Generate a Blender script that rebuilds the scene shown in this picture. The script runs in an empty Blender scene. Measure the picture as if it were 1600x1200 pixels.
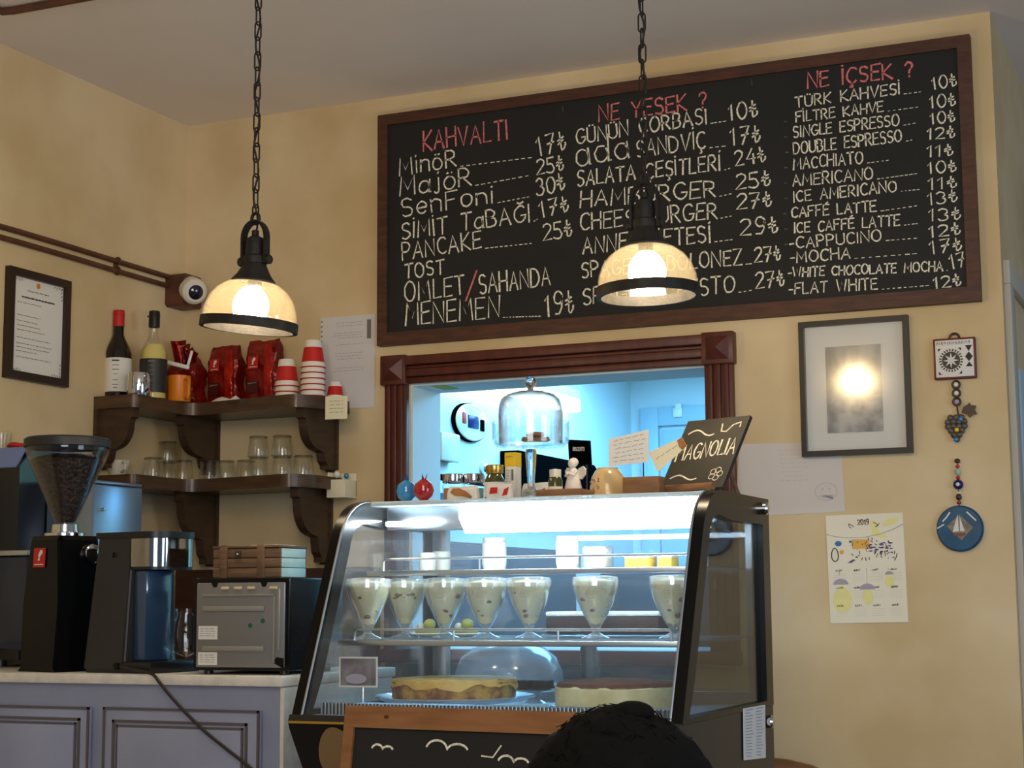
import bpy, bmesh, math, random
from mathutils import Vector, Matrix

random.seed(11)
S = bpy.context.scene
COL = S.collection
PI = math.pi
R = math.radians

# ------------------------------------------------------------------ camera
CZ = 1.15                                   # eye height; the cafe floor lies at z = -0.10
FOC, YAW, PITCH, ROLL = 2600.0, -0.413946, 0.128646, -0.0066726
FLOOR = -0.10


def cam_axes(y, p, r):
    cy, sy, cp, sp, cr, sr = math.cos(y), math.sin(y), math.cos(p), math.sin(p), math.cos(r), math.sin(r)
    f = Vector((sy * cp, cy * cp, sp))
    rt = Vector((cy, -sy, 0))
    up = rt.cross(f)
    return rt * cr + up * sr, up * cr - rt * sr, f


AX_R, AX_U, AX_F = cam_axes(YAW, PITCH, ROLL)
cd = bpy.data.cameras.new('camera')
cam = bpy.data.objects.new('camera', cd)
COL.objects.link(cam)
mw = Matrix((AX_R, AX_U, -AX_F)).transposed().to_4x4()
mw.translation = (0, 0, CZ)
cam.matrix_world = mw
cd.sensor_width = 36
cd.lens = FOC / 1600 * 36
cd.clip_start = 0.05
S.camera = cam

# ------------------------------------------------------------------ light
S.view_settings.view_transform = 'Standard'
S.view_settings.look = 'None'
S.view_settings.exposure = 0.22
S.view_settings.gamma = 1
S.view_settings.use_curve_mapping = False
try:
    S.cycles.transparent_max_bounces = 32
    S.cycles.max_bounces = 10
    S.cycles.sample_clamp_indirect = 6
except Exception:
    pass
w = bpy.data.worlds.new('sky')
S.world = w
w.use_nodes = True
w.node_tree.nodes['Background'].inputs[0].default_value = (0.62, 0.78, 1.0, 1)
w.node_tree.nodes['Background'].inputs[1].default_value = 0.16


def area(name, loc, target, sx, sy, power, col):
    l = bpy.data.lights.new(name, 'AREA')
    l.shape = 'RECTANGLE'
    l.size, l.size_y, l.energy, l.color = sx, sy, power, col
    o = bpy.data.objects.new(name, l)
    COL.objects.link(o)
    o.location = loc
    o.rotation_euler = (Vector(target) - Vector(loc)).to_track_quat('-Z', 'Y').to_euler()
    return o


# daylight from the cafe's street windows behind and to the right of the viewer
area('daylight_street_window', (0.9, -2.6, 1.5), (-1.2, 4.9, 1.5), 2.6, 1.7, 75, (0.88, 0.93, 1.0))
area('daylight_side_window', (2.6, 2.4, 1.2), (-2.4, 3.9, 1.2), 1.6, 1.9, 34, (0.66, 0.83, 1.0))
# warm lamps further back in the cafe
area('room_lamps', (-0.6, 0.6, 2.6), (-1.7, 4.4, 1.3), 1.2, 1.2, 24, (1.0, 0.78, 0.50))
# cold tubes of the kitchen behind the hatch
area('kitchen_tubes', (-2.0, 6.8, 2.24), (-2.1, 6.9, 0), 1.4, 2.2, 105, (0.20, 0.60, 1.0))


# ------------------------------------------------------------------ pixel ray to a point on a real plane of the room
def P(u, v, ax, val):
    d = AX_R * ((u - 800) / FOC) + AX_U * ((600 - v) / FOC) + AX_F
    t = (val - (0, 0, CZ)[ax]) / d[ax]
    return Vector((0, 0, CZ)) + d * t


# ------------------------------------------------------------------ materials
def lin(c):
    return tuple((x / 255 / 12.92 if x / 255 <= .04045 else ((x / 255 + .055) / 1.055) ** 2.4) for x in c) + (1,)


def nodes(name):
    m = bpy.data.materials.new(name)
    m.use_nodes = True
    nt = m.node_tree
    for n in list(nt.nodes):
        nt.nodes.remove(n)
    out = nt.nodes.new('ShaderNodeOutputMaterial')
    return m, nt, out


def mat(name, c, rough=.5, metal=0.0, c2=None, scale=6.0, bump=0.0, bscale=None, stretch=(1, 1, 1), detail=5, coat=0.0, spec=.5, lo=.35, hi=.65, trans=0):
    m, nt, out = nodes(name)
    b = nt.nodes.new('ShaderNodeBsdfPrincipled')
    nt.links.new(b.outputs[0], out.inputs[0])
    b.inputs['Base Color'].default_value = lin(c)
    b.inputs['Roughness'].default_value = rough
    b.inputs['Metallic'].default_value = metal
    b.inputs['Specular IOR Level'].default_value = spec
    b.inputs['Coat Weight'].default_value = coat
    if c2 or bump:
        tc = nt.nodes.new('ShaderNodeTexCoord')
        mp = nt.nodes.new('ShaderNodeMapping')
        mp.inputs['Scale'].default_value = stretch
        nt.links.new(tc.outputs['Object'], mp.inputs[0])
    if c2:
        n = nt.nodes.new('ShaderNodeTexNoise')
        n.inputs['Scale'].default_value = scale
        n.inputs['Detail'].default_value = detail
        r = nt.nodes.new('ShaderNodeValToRGB')
        r.color_ramp.elements[0].position, r.color_ramp.elements[1].position = lo, hi
        r.color_ramp.elements[0].color, r.color_ramp.elements[1].color = lin(c), lin(c2)
        nt.links.new(mp.outputs[0], n.inputs['Vector'])
        nt.links.new(n.outputs[0], r.inputs[0])
        nt.links.new(r.outputs[0], b.inputs['Base Color'])
    if bump:
        n2 = nt.nodes.new('ShaderNodeTexNoise')
        n2.inputs['Scale'].default_value = bscale or scale * 4
        n2.inputs['Detail'].default_value = 4
        bp_ = nt.nodes.new('ShaderNodeBump')
        bp_.inputs['Strength'].default_value = bump
        bp_.inputs['Distance'].default_value = .01
        nt.links.new(mp.outputs[0], n2.inputs['Vector'])
        nt.links.new(n2.outputs[0], bp_.inputs['Height'])
        nt.links.new(bp_.outputs[0], b.inputs['Normal'])
    return m


def emit(name, c, s):
    m, nt, out = nodes(name)
    e = nt.nodes.new('ShaderNodeEmission')
    e.inputs[0].default_value = tuple(c) + (1,)
    e.inputs[1].default_value = s
    nt.links.new(e.outputs[0], out.inputs[0])
    return m


def glass(name, tint=(1, 1, 1), base=.04, edge=.6, power=3.0, rough=.02, haze=0.0, hazecol=(1, 1, 1), refl=(1, 1, 1)):
    """thin clear glass: see-through, mirror-like at grazing angles, with an optional milky haze"""
    m, nt, out = nodes(name)
    L = nt.links.new
    lw = nt.nodes.new('ShaderNodeLayerWeight')
    lw.inputs[0].default_value = .5
    pw = nt.nodes.new('ShaderNodeMath'); pw.operation = 'POWER'; pw.inputs[1].default_value = power
    mu = nt.nodes.new('ShaderNodeMath'); mu.operation = 'MULTIPLY_ADD'; mu.inputs[1].default_value = edge; mu.inputs[2].default_value = base
    L(lw.outputs['Facing'], pw.inputs[0]); L(pw.outputs[0], mu.inputs[0])
    t = nt.nodes.new('ShaderNodeBsdfTransparent'); t.inputs[0].default_value = tuple(tint) + (1,)
    g = nt.nodes.new('ShaderNodeBsdfGlossy'); g.inputs['Roughness'].default_value = rough; g.inputs[0].default_value = tuple(refl) + (1,)
    base_sh = t.outputs[0]
    if haze:
        d = nt.nodes.new('ShaderNodeBsdfDiffuse'); d.inputs[0].default_value = tuple(hazecol) + (1,)
        tr = nt.nodes.new('ShaderNodeBsdfTranslucent'); tr.inputs[0].default_value = tuple(hazecol) + (1,)
        a = nt.nodes.new('ShaderNodeMixShader'); a.inputs[0].default_value = .5
        L(d.outputs[0], a.inputs[1]); L(tr.outputs[0], a.inputs[2])
        h = nt.nodes.new('ShaderNodeMixShader'); h.inputs[0].default_value = haze
        L(t.outputs[0], h.inputs[1]); L(a.outputs[0], h.inputs[2])
        base_sh = h.outputs[0]
    x = nt.nodes.new('ShaderNodeMixShader')
    L(mu.outputs[0], x.inputs[0]); L(base_sh, x.inputs[1]); L(g.outputs[0], x.inputs[2])
    L(x.outputs[0], out.inputs[0])
    return m


def solid_glass(name):
    m, nt, out = nodes(name)
    b = nt.nodes.new('ShaderNodeBsdfPrincipled')
    b.inputs['Transmission Weight'].default_value = 1
    b.inputs['Roughness'].default_value = .02
    b.inputs['IOR'].default_value = 1.45
    nt.links.new(b.outputs[0], out.inputs[0])
    return m


M = {}
M['plaster'] = mat('ochre_plaster', (224, 202, 162), .85, c2=(204, 178, 132), scale=2.2, bump=.12, bscale=9, lo=.36, hi=.64, detail=7)
M['ceiling'] = mat('ceiling_paint', (236, 228, 221), .9, c2=(227, 219, 212), scale=1.2)
M['tiles'] = mat('floor_wood', (96, 70, 50), .5, c2=(70, 48, 34), scale=5, stretch=(1, 8, 1))
M['kwall'] = mat('kitchen_paint', (205, 215, 220), .6)
M['kdark'] = mat('kitchen_black', (5, 5, 6), 1.0, spec=0.0)
M['steel'] = mat('brushed_steel', (190, 195, 200), .3, 1.0)
M['chrome'] = mat('chrome', (225, 225, 225), .08, 1.0)
M['casing'] = mat('mahogany_paint', (92, 40, 28), .42, c2=(74, 30, 22), scale=6, stretch=(6, 6, 1))
M['board_wood'] = mat('dark_stained_wood', (84, 46, 26), .55, c2=(62, 33, 20), scale=14, stretch=(1, 1, 6))
M['slate'] = mat('blackboard_paint', (18, 18, 18), .72, c2=(30, 30, 29), scale=3.2, lo=.45, hi=.85)
M['chalk'] = mat('white_chalk', (244, 238, 218), .95, c2=(176, 170, 152), scale=160, lo=.42, hi=.72)
M['pink'] = mat('pink_chalk', (232, 128, 128), .95, c2=(160, 82, 84), scale=160, lo=.42, hi=.72)
M['faint'] = mat('rubbed_chalk', (95, 93, 88), .95, c2=(60, 60, 58), scale=60)
M['iron'] = mat('black_iron', (28, 25, 23), .6, .3, c2=(44, 40, 36), scale=40, bump=.1)
M['lampglass'] = glass('seeded_lamp_glass', (1, .96, .86), .05, .5, 2.5, .04, haze=.032, hazecol=(1, .93, .78))
M['bulb'] = emit('bulb_glow', (1.0, .80, .52), 75)
M['clear'] = glass('clear_glass')
M['case_glass'] = glass('case_glass', (.97, .99, 1.0), .035, .35, 3, .02, haze=.035, hazecol=(.8, .9, 1))  # haze lays a pale veil of lamp glare into the glass
M['dim_side'] = glass('dimmed_side_glass', (.42, .46, .48), .03, .4, 3.5, .04)  # dark tint stands for the dim room reflected in this side
M['goblet_glass'] = glass('goblet_glass', (.97, .99, 1), .10, .8, 1.8, .05, haze=.06, hazecol=(.85, .95, 1))
M['solid_glass'] = solid_glass('solid_clear_glass')
M['tumbler'] = glass('tumbler_glass', (.98, .985, .97), .035, .5, 2.2, .03)
M['darkglass'] = glass('glass_edge', (.62, .63, .6), .10, .6, 2.0, .05)
M['dome_glass'] = glass('dome_glass', (.95, .96, .97), .06, .9, 1.7, .03)
M['shelf_wood'] = mat('walnut_shelf', (88, 62, 38), .38, c2=(66, 45, 27), scale=9, stretch=(1, 1, 7), coat=.15)
M['bracket'] = mat('bracket_wood', (72, 50, 32), .5, c2=(56, 37, 23), scale=10, stretch=(1, 1, 4))
M['pipe'] = mat('brown_pipe', (98, 58, 38), .5, c2=(78, 44, 28), scale=20)
M['blackframe'] = mat('black_frame', (22, 20, 19), .4)
M['darkframe'] = mat('dark_brown_frame', (42, 27, 20), .4)
M['paper'] = mat('white_paper', (226, 222, 214), .85)
M['cream'] = mat('cream_paper', (232, 222, 190), .85)
M['ink'] = mat('grey_ink', (120, 116, 112), .9)
M['inkd'] = mat('dark_ink', (60, 55, 54), .9)
M['red'] = mat('red_print', (190, 28, 24), .5)
M['redcup'] = mat('red_cup_card', (200, 28, 22), .6)
M['whitecup'] = mat('white_cup_card', (236, 228, 216), .6)
M['foil'] = mat('red_foil', (140, 20, 15), .24, .25, c2=(96, 12, 10), scale=7, bump=1.0, bscale=26)
M['foil_lit'] = mat('lit_red_foil', (200, 40, 18), .2, .3, c2=(140, 16, 10), scale=14, bump=.7, bscale=30)  # lighter copy of the red foil, with the sheen in its colour
M['orange'] = mat('orange_enamel', (226, 128, 20), .4)
M['syrup'] = mat('dark_syrup', (16, 8, 6), .12, coat=.5)
M['creamsyrup'] = mat('pale_syrup', (222, 205, 120), .2, coat=.4)
M['black'] = mat('black_plastic', (20, 20, 21), .38)
M['blackgloss'] = mat('black_gloss', (10, 10, 11), .26, spec=.22)
M['charcoal'] = mat('charcoal_plastic', (38, 38, 38), .5)
M['ovengrey'] = mat('grey_sheet_metal', (128, 127, 126), .5, .35)
M['rib'] = mat('pressed_rib_metal', (150, 147, 140), .45, .35)
M['green'] = mat('green_mark', (16, 92, 74), .6)
M['cabinet'] = mat('greyblue_cabinet', (150, 155, 178), .6, c2=(138, 143, 166), scale=4)
M['glaze'] = mat('brown_glaze', (92, 84, 84), .7)
M['stone'] = mat('pale_worktop', (226, 219, 208), .5, c2=(208, 202, 192), scale=30)
M['crate'] = mat('weathered_wood', (116, 88, 64), .75, c2=(90, 66, 46), scale=10, stretch=(1, 1, 9))
M['mint'] = mat('mint_painted_wood', (176, 200, 192), .7, c2=(150, 178, 172), scale=14)
M['beans'] = mat('coffee_beans', (44, 26, 19), .45, c2=(18, 9, 7), scale=70, bump=1.0, bscale=90, lo=.4, hi=.6)
M['hopper'] = glass('smoky_hopper', (.93, .92, .91), .03, .4, 3.2, .03)
M['led'] = emit('case_light', (.74, .90, 1.0), 48)
M['klamp'] = emit('kitchen_light', (.62, .92, 1.0), 7)
M['pudding'] = mat('vanilla_pudding', (222, 210, 160), .5, c2=(206, 192, 140), scale=20)
M['choc'] = mat('chocolate_crumb', (122, 84, 50), .7, c2=(92, 60, 36), scale=40)
M['wrap'] = glass('cling_film', (1, 1, 1), .12, .5, 1.5, .12, haze=.22)
M['cake'] = mat('baked_cake', (196, 152, 66), .6, c2=(122, 72, 30), scale=26, lo=.38, hi=.6, bump=.5)
M['cocoa'] = mat('cocoa_dust', (112, 70, 44), .9, c2=(92, 54, 34), scale=30, bump=.2)
M['brownie'] = mat('brownie', (58, 34, 24), .8, c2=(42, 24, 17), scale=30)
M['sugar'] = mat('icing_sugar', (232, 238, 240), .9, c2=(210, 220, 224), scale=40, bump=.2)
M['creamcake'] = mat('cream_filling', (226, 216, 168), .6, c2=(206, 194, 140), scale=25)
M['pine'] = mat('varnished_pine', (150, 102, 62), .5, c2=(130, 84, 46), scale=8, stretch=(1, 7, 7))
M['knot'] = mat('pine_knot', (84, 44, 20), .6)
M['wood'] = mat('plain_wood', (134, 92, 58), .6, c2=(112, 74, 46), scale=12, stretch=(1, 6, 6))
M['blueglass'] = mat('blue_glass', (40, 130, 190), .08, coat=1.0)
M['redglass'] = mat('red_glass', (160, 18, 26), .08, coat=1.0)
M['ceramic'] = mat('white_ceramic', (228, 222, 208), .3, coat=.3)
M['bisque'] = mat('white_bisque', (222, 214, 204), .75)
M['bowl'] = mat('glazed_cream_bowl', (212, 186, 134), .2, c2=(196, 160, 110), scale=9, coat=.5)
M['gold'] = mat('gold_lid', (206, 168, 84), .25, .9)
M['olive'] = mat('olive_glass', (64, 66, 18), .12, coat=.6)
M['yellow'] = mat('yellow_print', (236, 196, 40), .6)
M['cookie'] = mat('biscuit', (176, 120, 66), .8, c2=(150, 96, 50), scale=40, bump=.3)
M['skin'] = mat('skin', (190, 140, 112), .6)
M['hair'] = mat('black_hair', (5, 5, 5), .9, c2=(10, 9, 9), scale=60, spec=.15)
M['coat'] = mat('black_knit', (16, 16, 18), .9)
M['jeans'] = mat('dark_trousers', (26, 28, 36), .9)
M['teal'] = mat('teal_glaze', (24, 84, 118), .3, c2=(16, 64, 98), scale=18, coat=.3)
M['stonegrey'] = mat('mosaic_stone', (150, 138, 118), .7, c2=(120, 108, 92), scale=60)
M['darkred'] = mat('dark_red_wood', (100, 26, 20), .5)
M['bead_blue'] = mat('navy_glass', (22, 28, 96), .2)
M['bead_mint'] = mat('mint_bead', (150, 190, 170), .4)
M['bronze'] = mat('dark_bronze', (70, 58, 48), .45, .5)
M['photo'] = mat('grey_photograph', (120, 116, 110), .5, c2=(206, 200, 190), scale=5, stretch=(2, 1, 1), detail=8)
M['mauve'] = mat('mauve_print', (170, 160, 178), .8)
M['lemon'] = mat('lemon_print', (236, 226, 150), .8)
M['doorpaint'] = mat('pale_blue_paint', (168, 192, 205), .5)
M['trimgrey'] = mat('grey_trim', (186, 178, 164), .6)
M['picglass'] = glass('picture_glass', (1, 1, 1), .07, .5, 3, .13)
M['sleeve'] = mat('plastic_sleeve', (214, 212, 214), .3)
M['silverpanel'] = mat('silver_panel', (150, 168, 190), .3, .7)
M['chamfer_sheen'] = mat('metal_blue_sheen', (120, 142, 196), .4, .2)  # blue sheen of the machine top put into the base colour
M['apple'] = mat('yellow_pear_skin', (190, 180, 84), .4, c2=(160, 160, 70), scale=20)
M['backbar'] = mat('backbar_wood', (72, 40, 24), .5, c2=(54, 28, 18), scale=8, stretch=(1, 1, 6))
M['tan'] = mat('tan_decal', (150, 120, 82), .5)
M['slatesteel'] = mat('dark_slate_steel', (58, 62, 70), .5, spec=.3)
M['knit'] = M['hair']


# ------------------------------------------------------------------ mesh helpers
def new():
    return bmesh.new()


def box(bm, c, s, rot=None, bev=0.0, seg=2):
    m = Matrix.Translation(c) @ (rot.to_4x4() if rot else Matrix()) @ Matrix.Diagonal((s[0], s[1], s[2], 1))
    r = bmesh.ops.create_cube(bm, size=1, matrix=m)
    if bev:
        es = list({e for v in r['verts'] for e in v.link_edges})
        bmesh.ops.bevel(bm, geom=es, offset=bev, segments=seg, affect='EDGES', profile=.5)
    return bm


def bx(bm, x0, x1, y0, y1, z0, z1, bev=0.0, seg=2):
    return box(bm, ((x0 + x1) / 2, (y0 + y1) / 2, (z0 + z1) / 2), (abs(x1 - x0), abs(y1 - y0), abs(z1 - z0)), None, bev, seg)


def lathe(bm, prof, n=32, m=None, sx=1, sy=1, wob=0):
    m = m or Matrix()
    rings = []
    for r, z in prof:
        if r < 1e-6:
            rings.append([bm.verts.new(m @ Vector((0, 0, z)))])
        else:
            rings.append([bm.verts.new(m @ Vector((sx * r * (1 + wob * math.sin(5 * a)) * math.cos(a), sy * r * math.sin(a), z)))
                          for a in (2 * PI * i / n for i in range(n))])
    for A, B in zip(rings, rings[1:]):
        if len(A) == 1 and len(B) == 1:
            continue
        for i in range(n):
            j = (i + 1) % n
            if len(A) == 1:
                bm.faces.new((A[0], B[j], B[i]))
            elif len(B) == 1:
                bm.faces.new((A[i], A[j], B[0]))
            else:
                bm.faces.new((A[i], A[j], B[j], B[i]))
    return bm


def tube(bm, pts, r, n=8, closed=False, caps=True):
    pts = [Vector(p) for p in pts]
    N = len(pts)
    rings = []
    ref = None
    for i, p in enumerate(pts):
        a = pts[(i - 1) % N] if (closed or i) else pts[i]
        b = pts[(i + 1) % N] if (closed or i < N - 1) else pts[i]
        t = (b - a).normalized()
        if ref is None:
            ref = t.orthogonal().normalized()
        ref = (ref - t * ref.dot(t)).normalized()
        bi = t.cross(ref)
        rr = r[i] if isinstance(r, (list, tuple)) else r
        rings.append([bm.verts.new(p + (ref * math.cos(2 * PI * k / n) + bi * math.sin(2 * PI * k / n)) * rr) for k in range(n)])
    pairs = list(zip(rings, rings[1:])) + ([(rings[-1], rings[0])] if closed else [])
    for A, B in pairs:
        for k in range(n):
            bm.faces.new((A[k], A[(k + 1) % n], B[(k + 1) % n], B[k]))
    if caps and not closed:
        bm.faces.new(rings[0][::-1])
        bm.faces.new(rings[-1])
    return bm


def prism(bm, poly, a, b, axis):
    def q(p, h):
        return {0: (h, p[0], p[1]), 1: (p[0], h, p[1]), 2: (p[0], p[1], h)}[axis]
    A = [bm.verts.new(q(p, a)) for p in poly]
    B = [bm.verts.new(q(p, b)) for p in poly]
    n = len(poly)
    bm.faces.new(A)
    bm.faces.new(B[::-1])
    for i in range(n):
        bm.faces.new((A[i], B[i], B[(i + 1) % n], A[(i + 1) % n]))
    bmesh.ops.recalc_face_normals(bm, faces=bm.faces[:])
    return bm


def frame_prism(bm, outer, inner, a, b, axis):
    """a plate with a hole; outer and inner have equally many points"""
    def q(p, h):
        return {0: (h, p[0], p[1]), 1: (p[0], h, p[1]), 2: (p[0], p[1], h)}[axis]
    n = len(outer)
    V = [[bm.verts.new(q(p, h)) for p in pl] for h in (a, b) for pl in (outer, inner)]
    for i in range(n):
        j = (i + 1) % n
        bm.faces.new((V[0][i], V[0][j], V[1][j], V[1][i]))
        bm.faces.new((V[2][j], V[2][i], V[3][i], V[3][j]))
        bm.faces.new((V[0][j], V[0][i], V[2][i], V[2][j]))
        bm.faces.new((V[1][i], V[1][j], V[3][j], V[3][i]))
    bmesh.ops.recalc_face_normals(bm, faces=bm.faces[:])
    return bm


def ball(bm, c, r, sc=(1, 1, 1), u=20, v=12, rot=None):
    m = Matrix.Translation(c) @ (rot.to_4x4() if rot else Matrix()) @ Matrix.Diagonal((sc[0], sc[1], sc[2], 1))
    bmesh.ops.create_uvsphere(bm, u_segments=u, v_segments=v, radius=r, matrix=m)
    return bm


def arcp(cx, cy, rx, ry, a0, a1, n=8):
    return [(cx + rx * math.cos(R(a0 + (a1 - a0) * i / n)), cy + ry * math.sin(R(a0 + (a1 - a0) * i / n))) for i in range(n + 1)]


def rrect(x0, x1, y0, y1, r, n=5):
    return (arcp(x1 - r, y0 + r, r, r, -90, 0, n) + arcp(x1 - r, y1 - r, r, r, 0, 90, n)
            + arcp(x0 + r, y1 - r, r, r, 90, 180, n) + arcp(x0 + r, y0 + r, r, r, 180, 270, n))


def wrinkle(bm, amp, seed=0, fr=40):
    rnd = random.Random(seed)
    ph = [rnd.uniform(0, 6.28) for _ in range(6)]
    for v in bm.verts:
        x, y, z = v.co
        v.co += Vector((math.sin(fr * z + ph[0]) * math.cos(fr * .7 * x + ph[1]),
                        math.sin(fr * x + ph[2]) * math.cos(fr * z * 1.3 + ph[3]),
                        math.sin(fr * x * 1.1 + ph[4]) * math.cos(fr * y + ph[5]))) * amp


def obj(name, bm, m, parent=None, loc=None, rot=None, ang=35):
    me = bpy.data.meshes.new(name)
    bm.normal_update()
    bm.to_mesh(me)
    bm.free()
    me.materials.append(M[m] if isinstance(m, str) else m)
    for p in me.polygons:
        p.use_smooth = True
    me.set_sharp_from_angle(angle=R(ang))
    o = bpy.data.objects.new(name, me)
    COL.objects.link(o)
    if parent is not None:
        o.parent = parent
    if loc is not None:
        o.location = loc
    if rot is not None:
        o.rotation_euler = rot
    return o


def tag(o, label, cat, group=None, kind=None):
    o['label'] = label
    o['category'] = cat
    if group:
        o['group'] = group
    if kind:
        o['kind'] = kind
    return o


def thing(name, label, cat, loc=(0, 0, 0), rotz=0.0, group=None, rot=None):
    o = bpy.data.objects.new(name, None)
    o.empty_display_size = .05
    COL.objects.link(o)
    o.location = loc
    o.rotation_euler = rot or (0, 0, rotz)
    return tag(o, label, cat, group)


def struct(name, bm, m, parent=None):
    o = obj(name, bm, m, parent)
    if parent is None:
        o['kind'] = 'structure'
    return o


def copy_tree(o, parent=None):
    c = o.copy()
    COL.objects.link(c)
    if parent is not None:
        c.parent = parent
    for ch in list(o.children):
        copy_tree(ch, c)
    return c


def again(src, loc, label, rotz=None):
    c = copy_tree(src)
    c.location = loc
    if rotz is not None:
        c.rotation_euler = (0, 0, rotz)
    c['label'] = label
    return c


# ------------------------------------------------------------------ hand lettering on flat surfaces
class Sheet:
    """a flat surface: point (a, b) lies at O + a*X + b*Z, drawn marks sit 'off' in front of it along N"""

    def __init__(s, O, X=(1, 0, 0), Z=(0, 0, 1)):
        s.O, s.X, s.Z = Vector(O), Vector(X).normalized(), Vector(Z).normalized()
        s.N = s.X.cross(s.Z).normalized()

    def pt(s, a, b, off):
        return s.O + s.X * a + s.Z * b + s.N * off

    def poly(s, bm, pts, off=.0006):
        f = bm.faces.new([bm.verts.new(s.pt(a, b, off)) for a, b in pts])
        return f

    def rect(s, bm, a0, a1, b0, b1, off=.0006):
        return s.poly(bm, [(a0, b0), (a1, b0), (a1, b1), (a0, b1)], off)

    def disc(s, bm, a, b, ra, rb=None, off=.0006, n=20):
        return s.poly(bm, [(a + ra * math.cos(2 * PI * i / n), b + (rb or ra) * math.sin(2 * PI * i / n)) for i in range(n)], off)

    def stroke(s, bm, pts, wd, off=.0008, rnd=None):
        pts = [Vector(p) for p in pts]
        L, Rr = [], []
        n = len(pts)
        for i, p in enumerate(pts):
            a = pts[max(i - 1, 0)]
            b = pts[min(i + 1, n - 1)]
            t = b - a
            if t.length < 1e-9:
                t = Vector((1, 0))
            t.normalize()
            e = t * wd * .35 * (-1 if i == 0 else 1 if i == n - 1 else 0)
            k = wd * .5 * (rnd.uniform(.75, 1.2) if rnd else 1)
            nn = Vector((-t.y, t.x)) * k
            L.append(bm.verts.new(s.pt(*(p + e + nn), off)))
            Rr.append(bm.verts.new(s.pt(*(p + e - nn), off)))
        for i in range(n - 1):
            bm.faces.new((Rr[i], Rr[i + 1], L[i + 1], L[i]))


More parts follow.
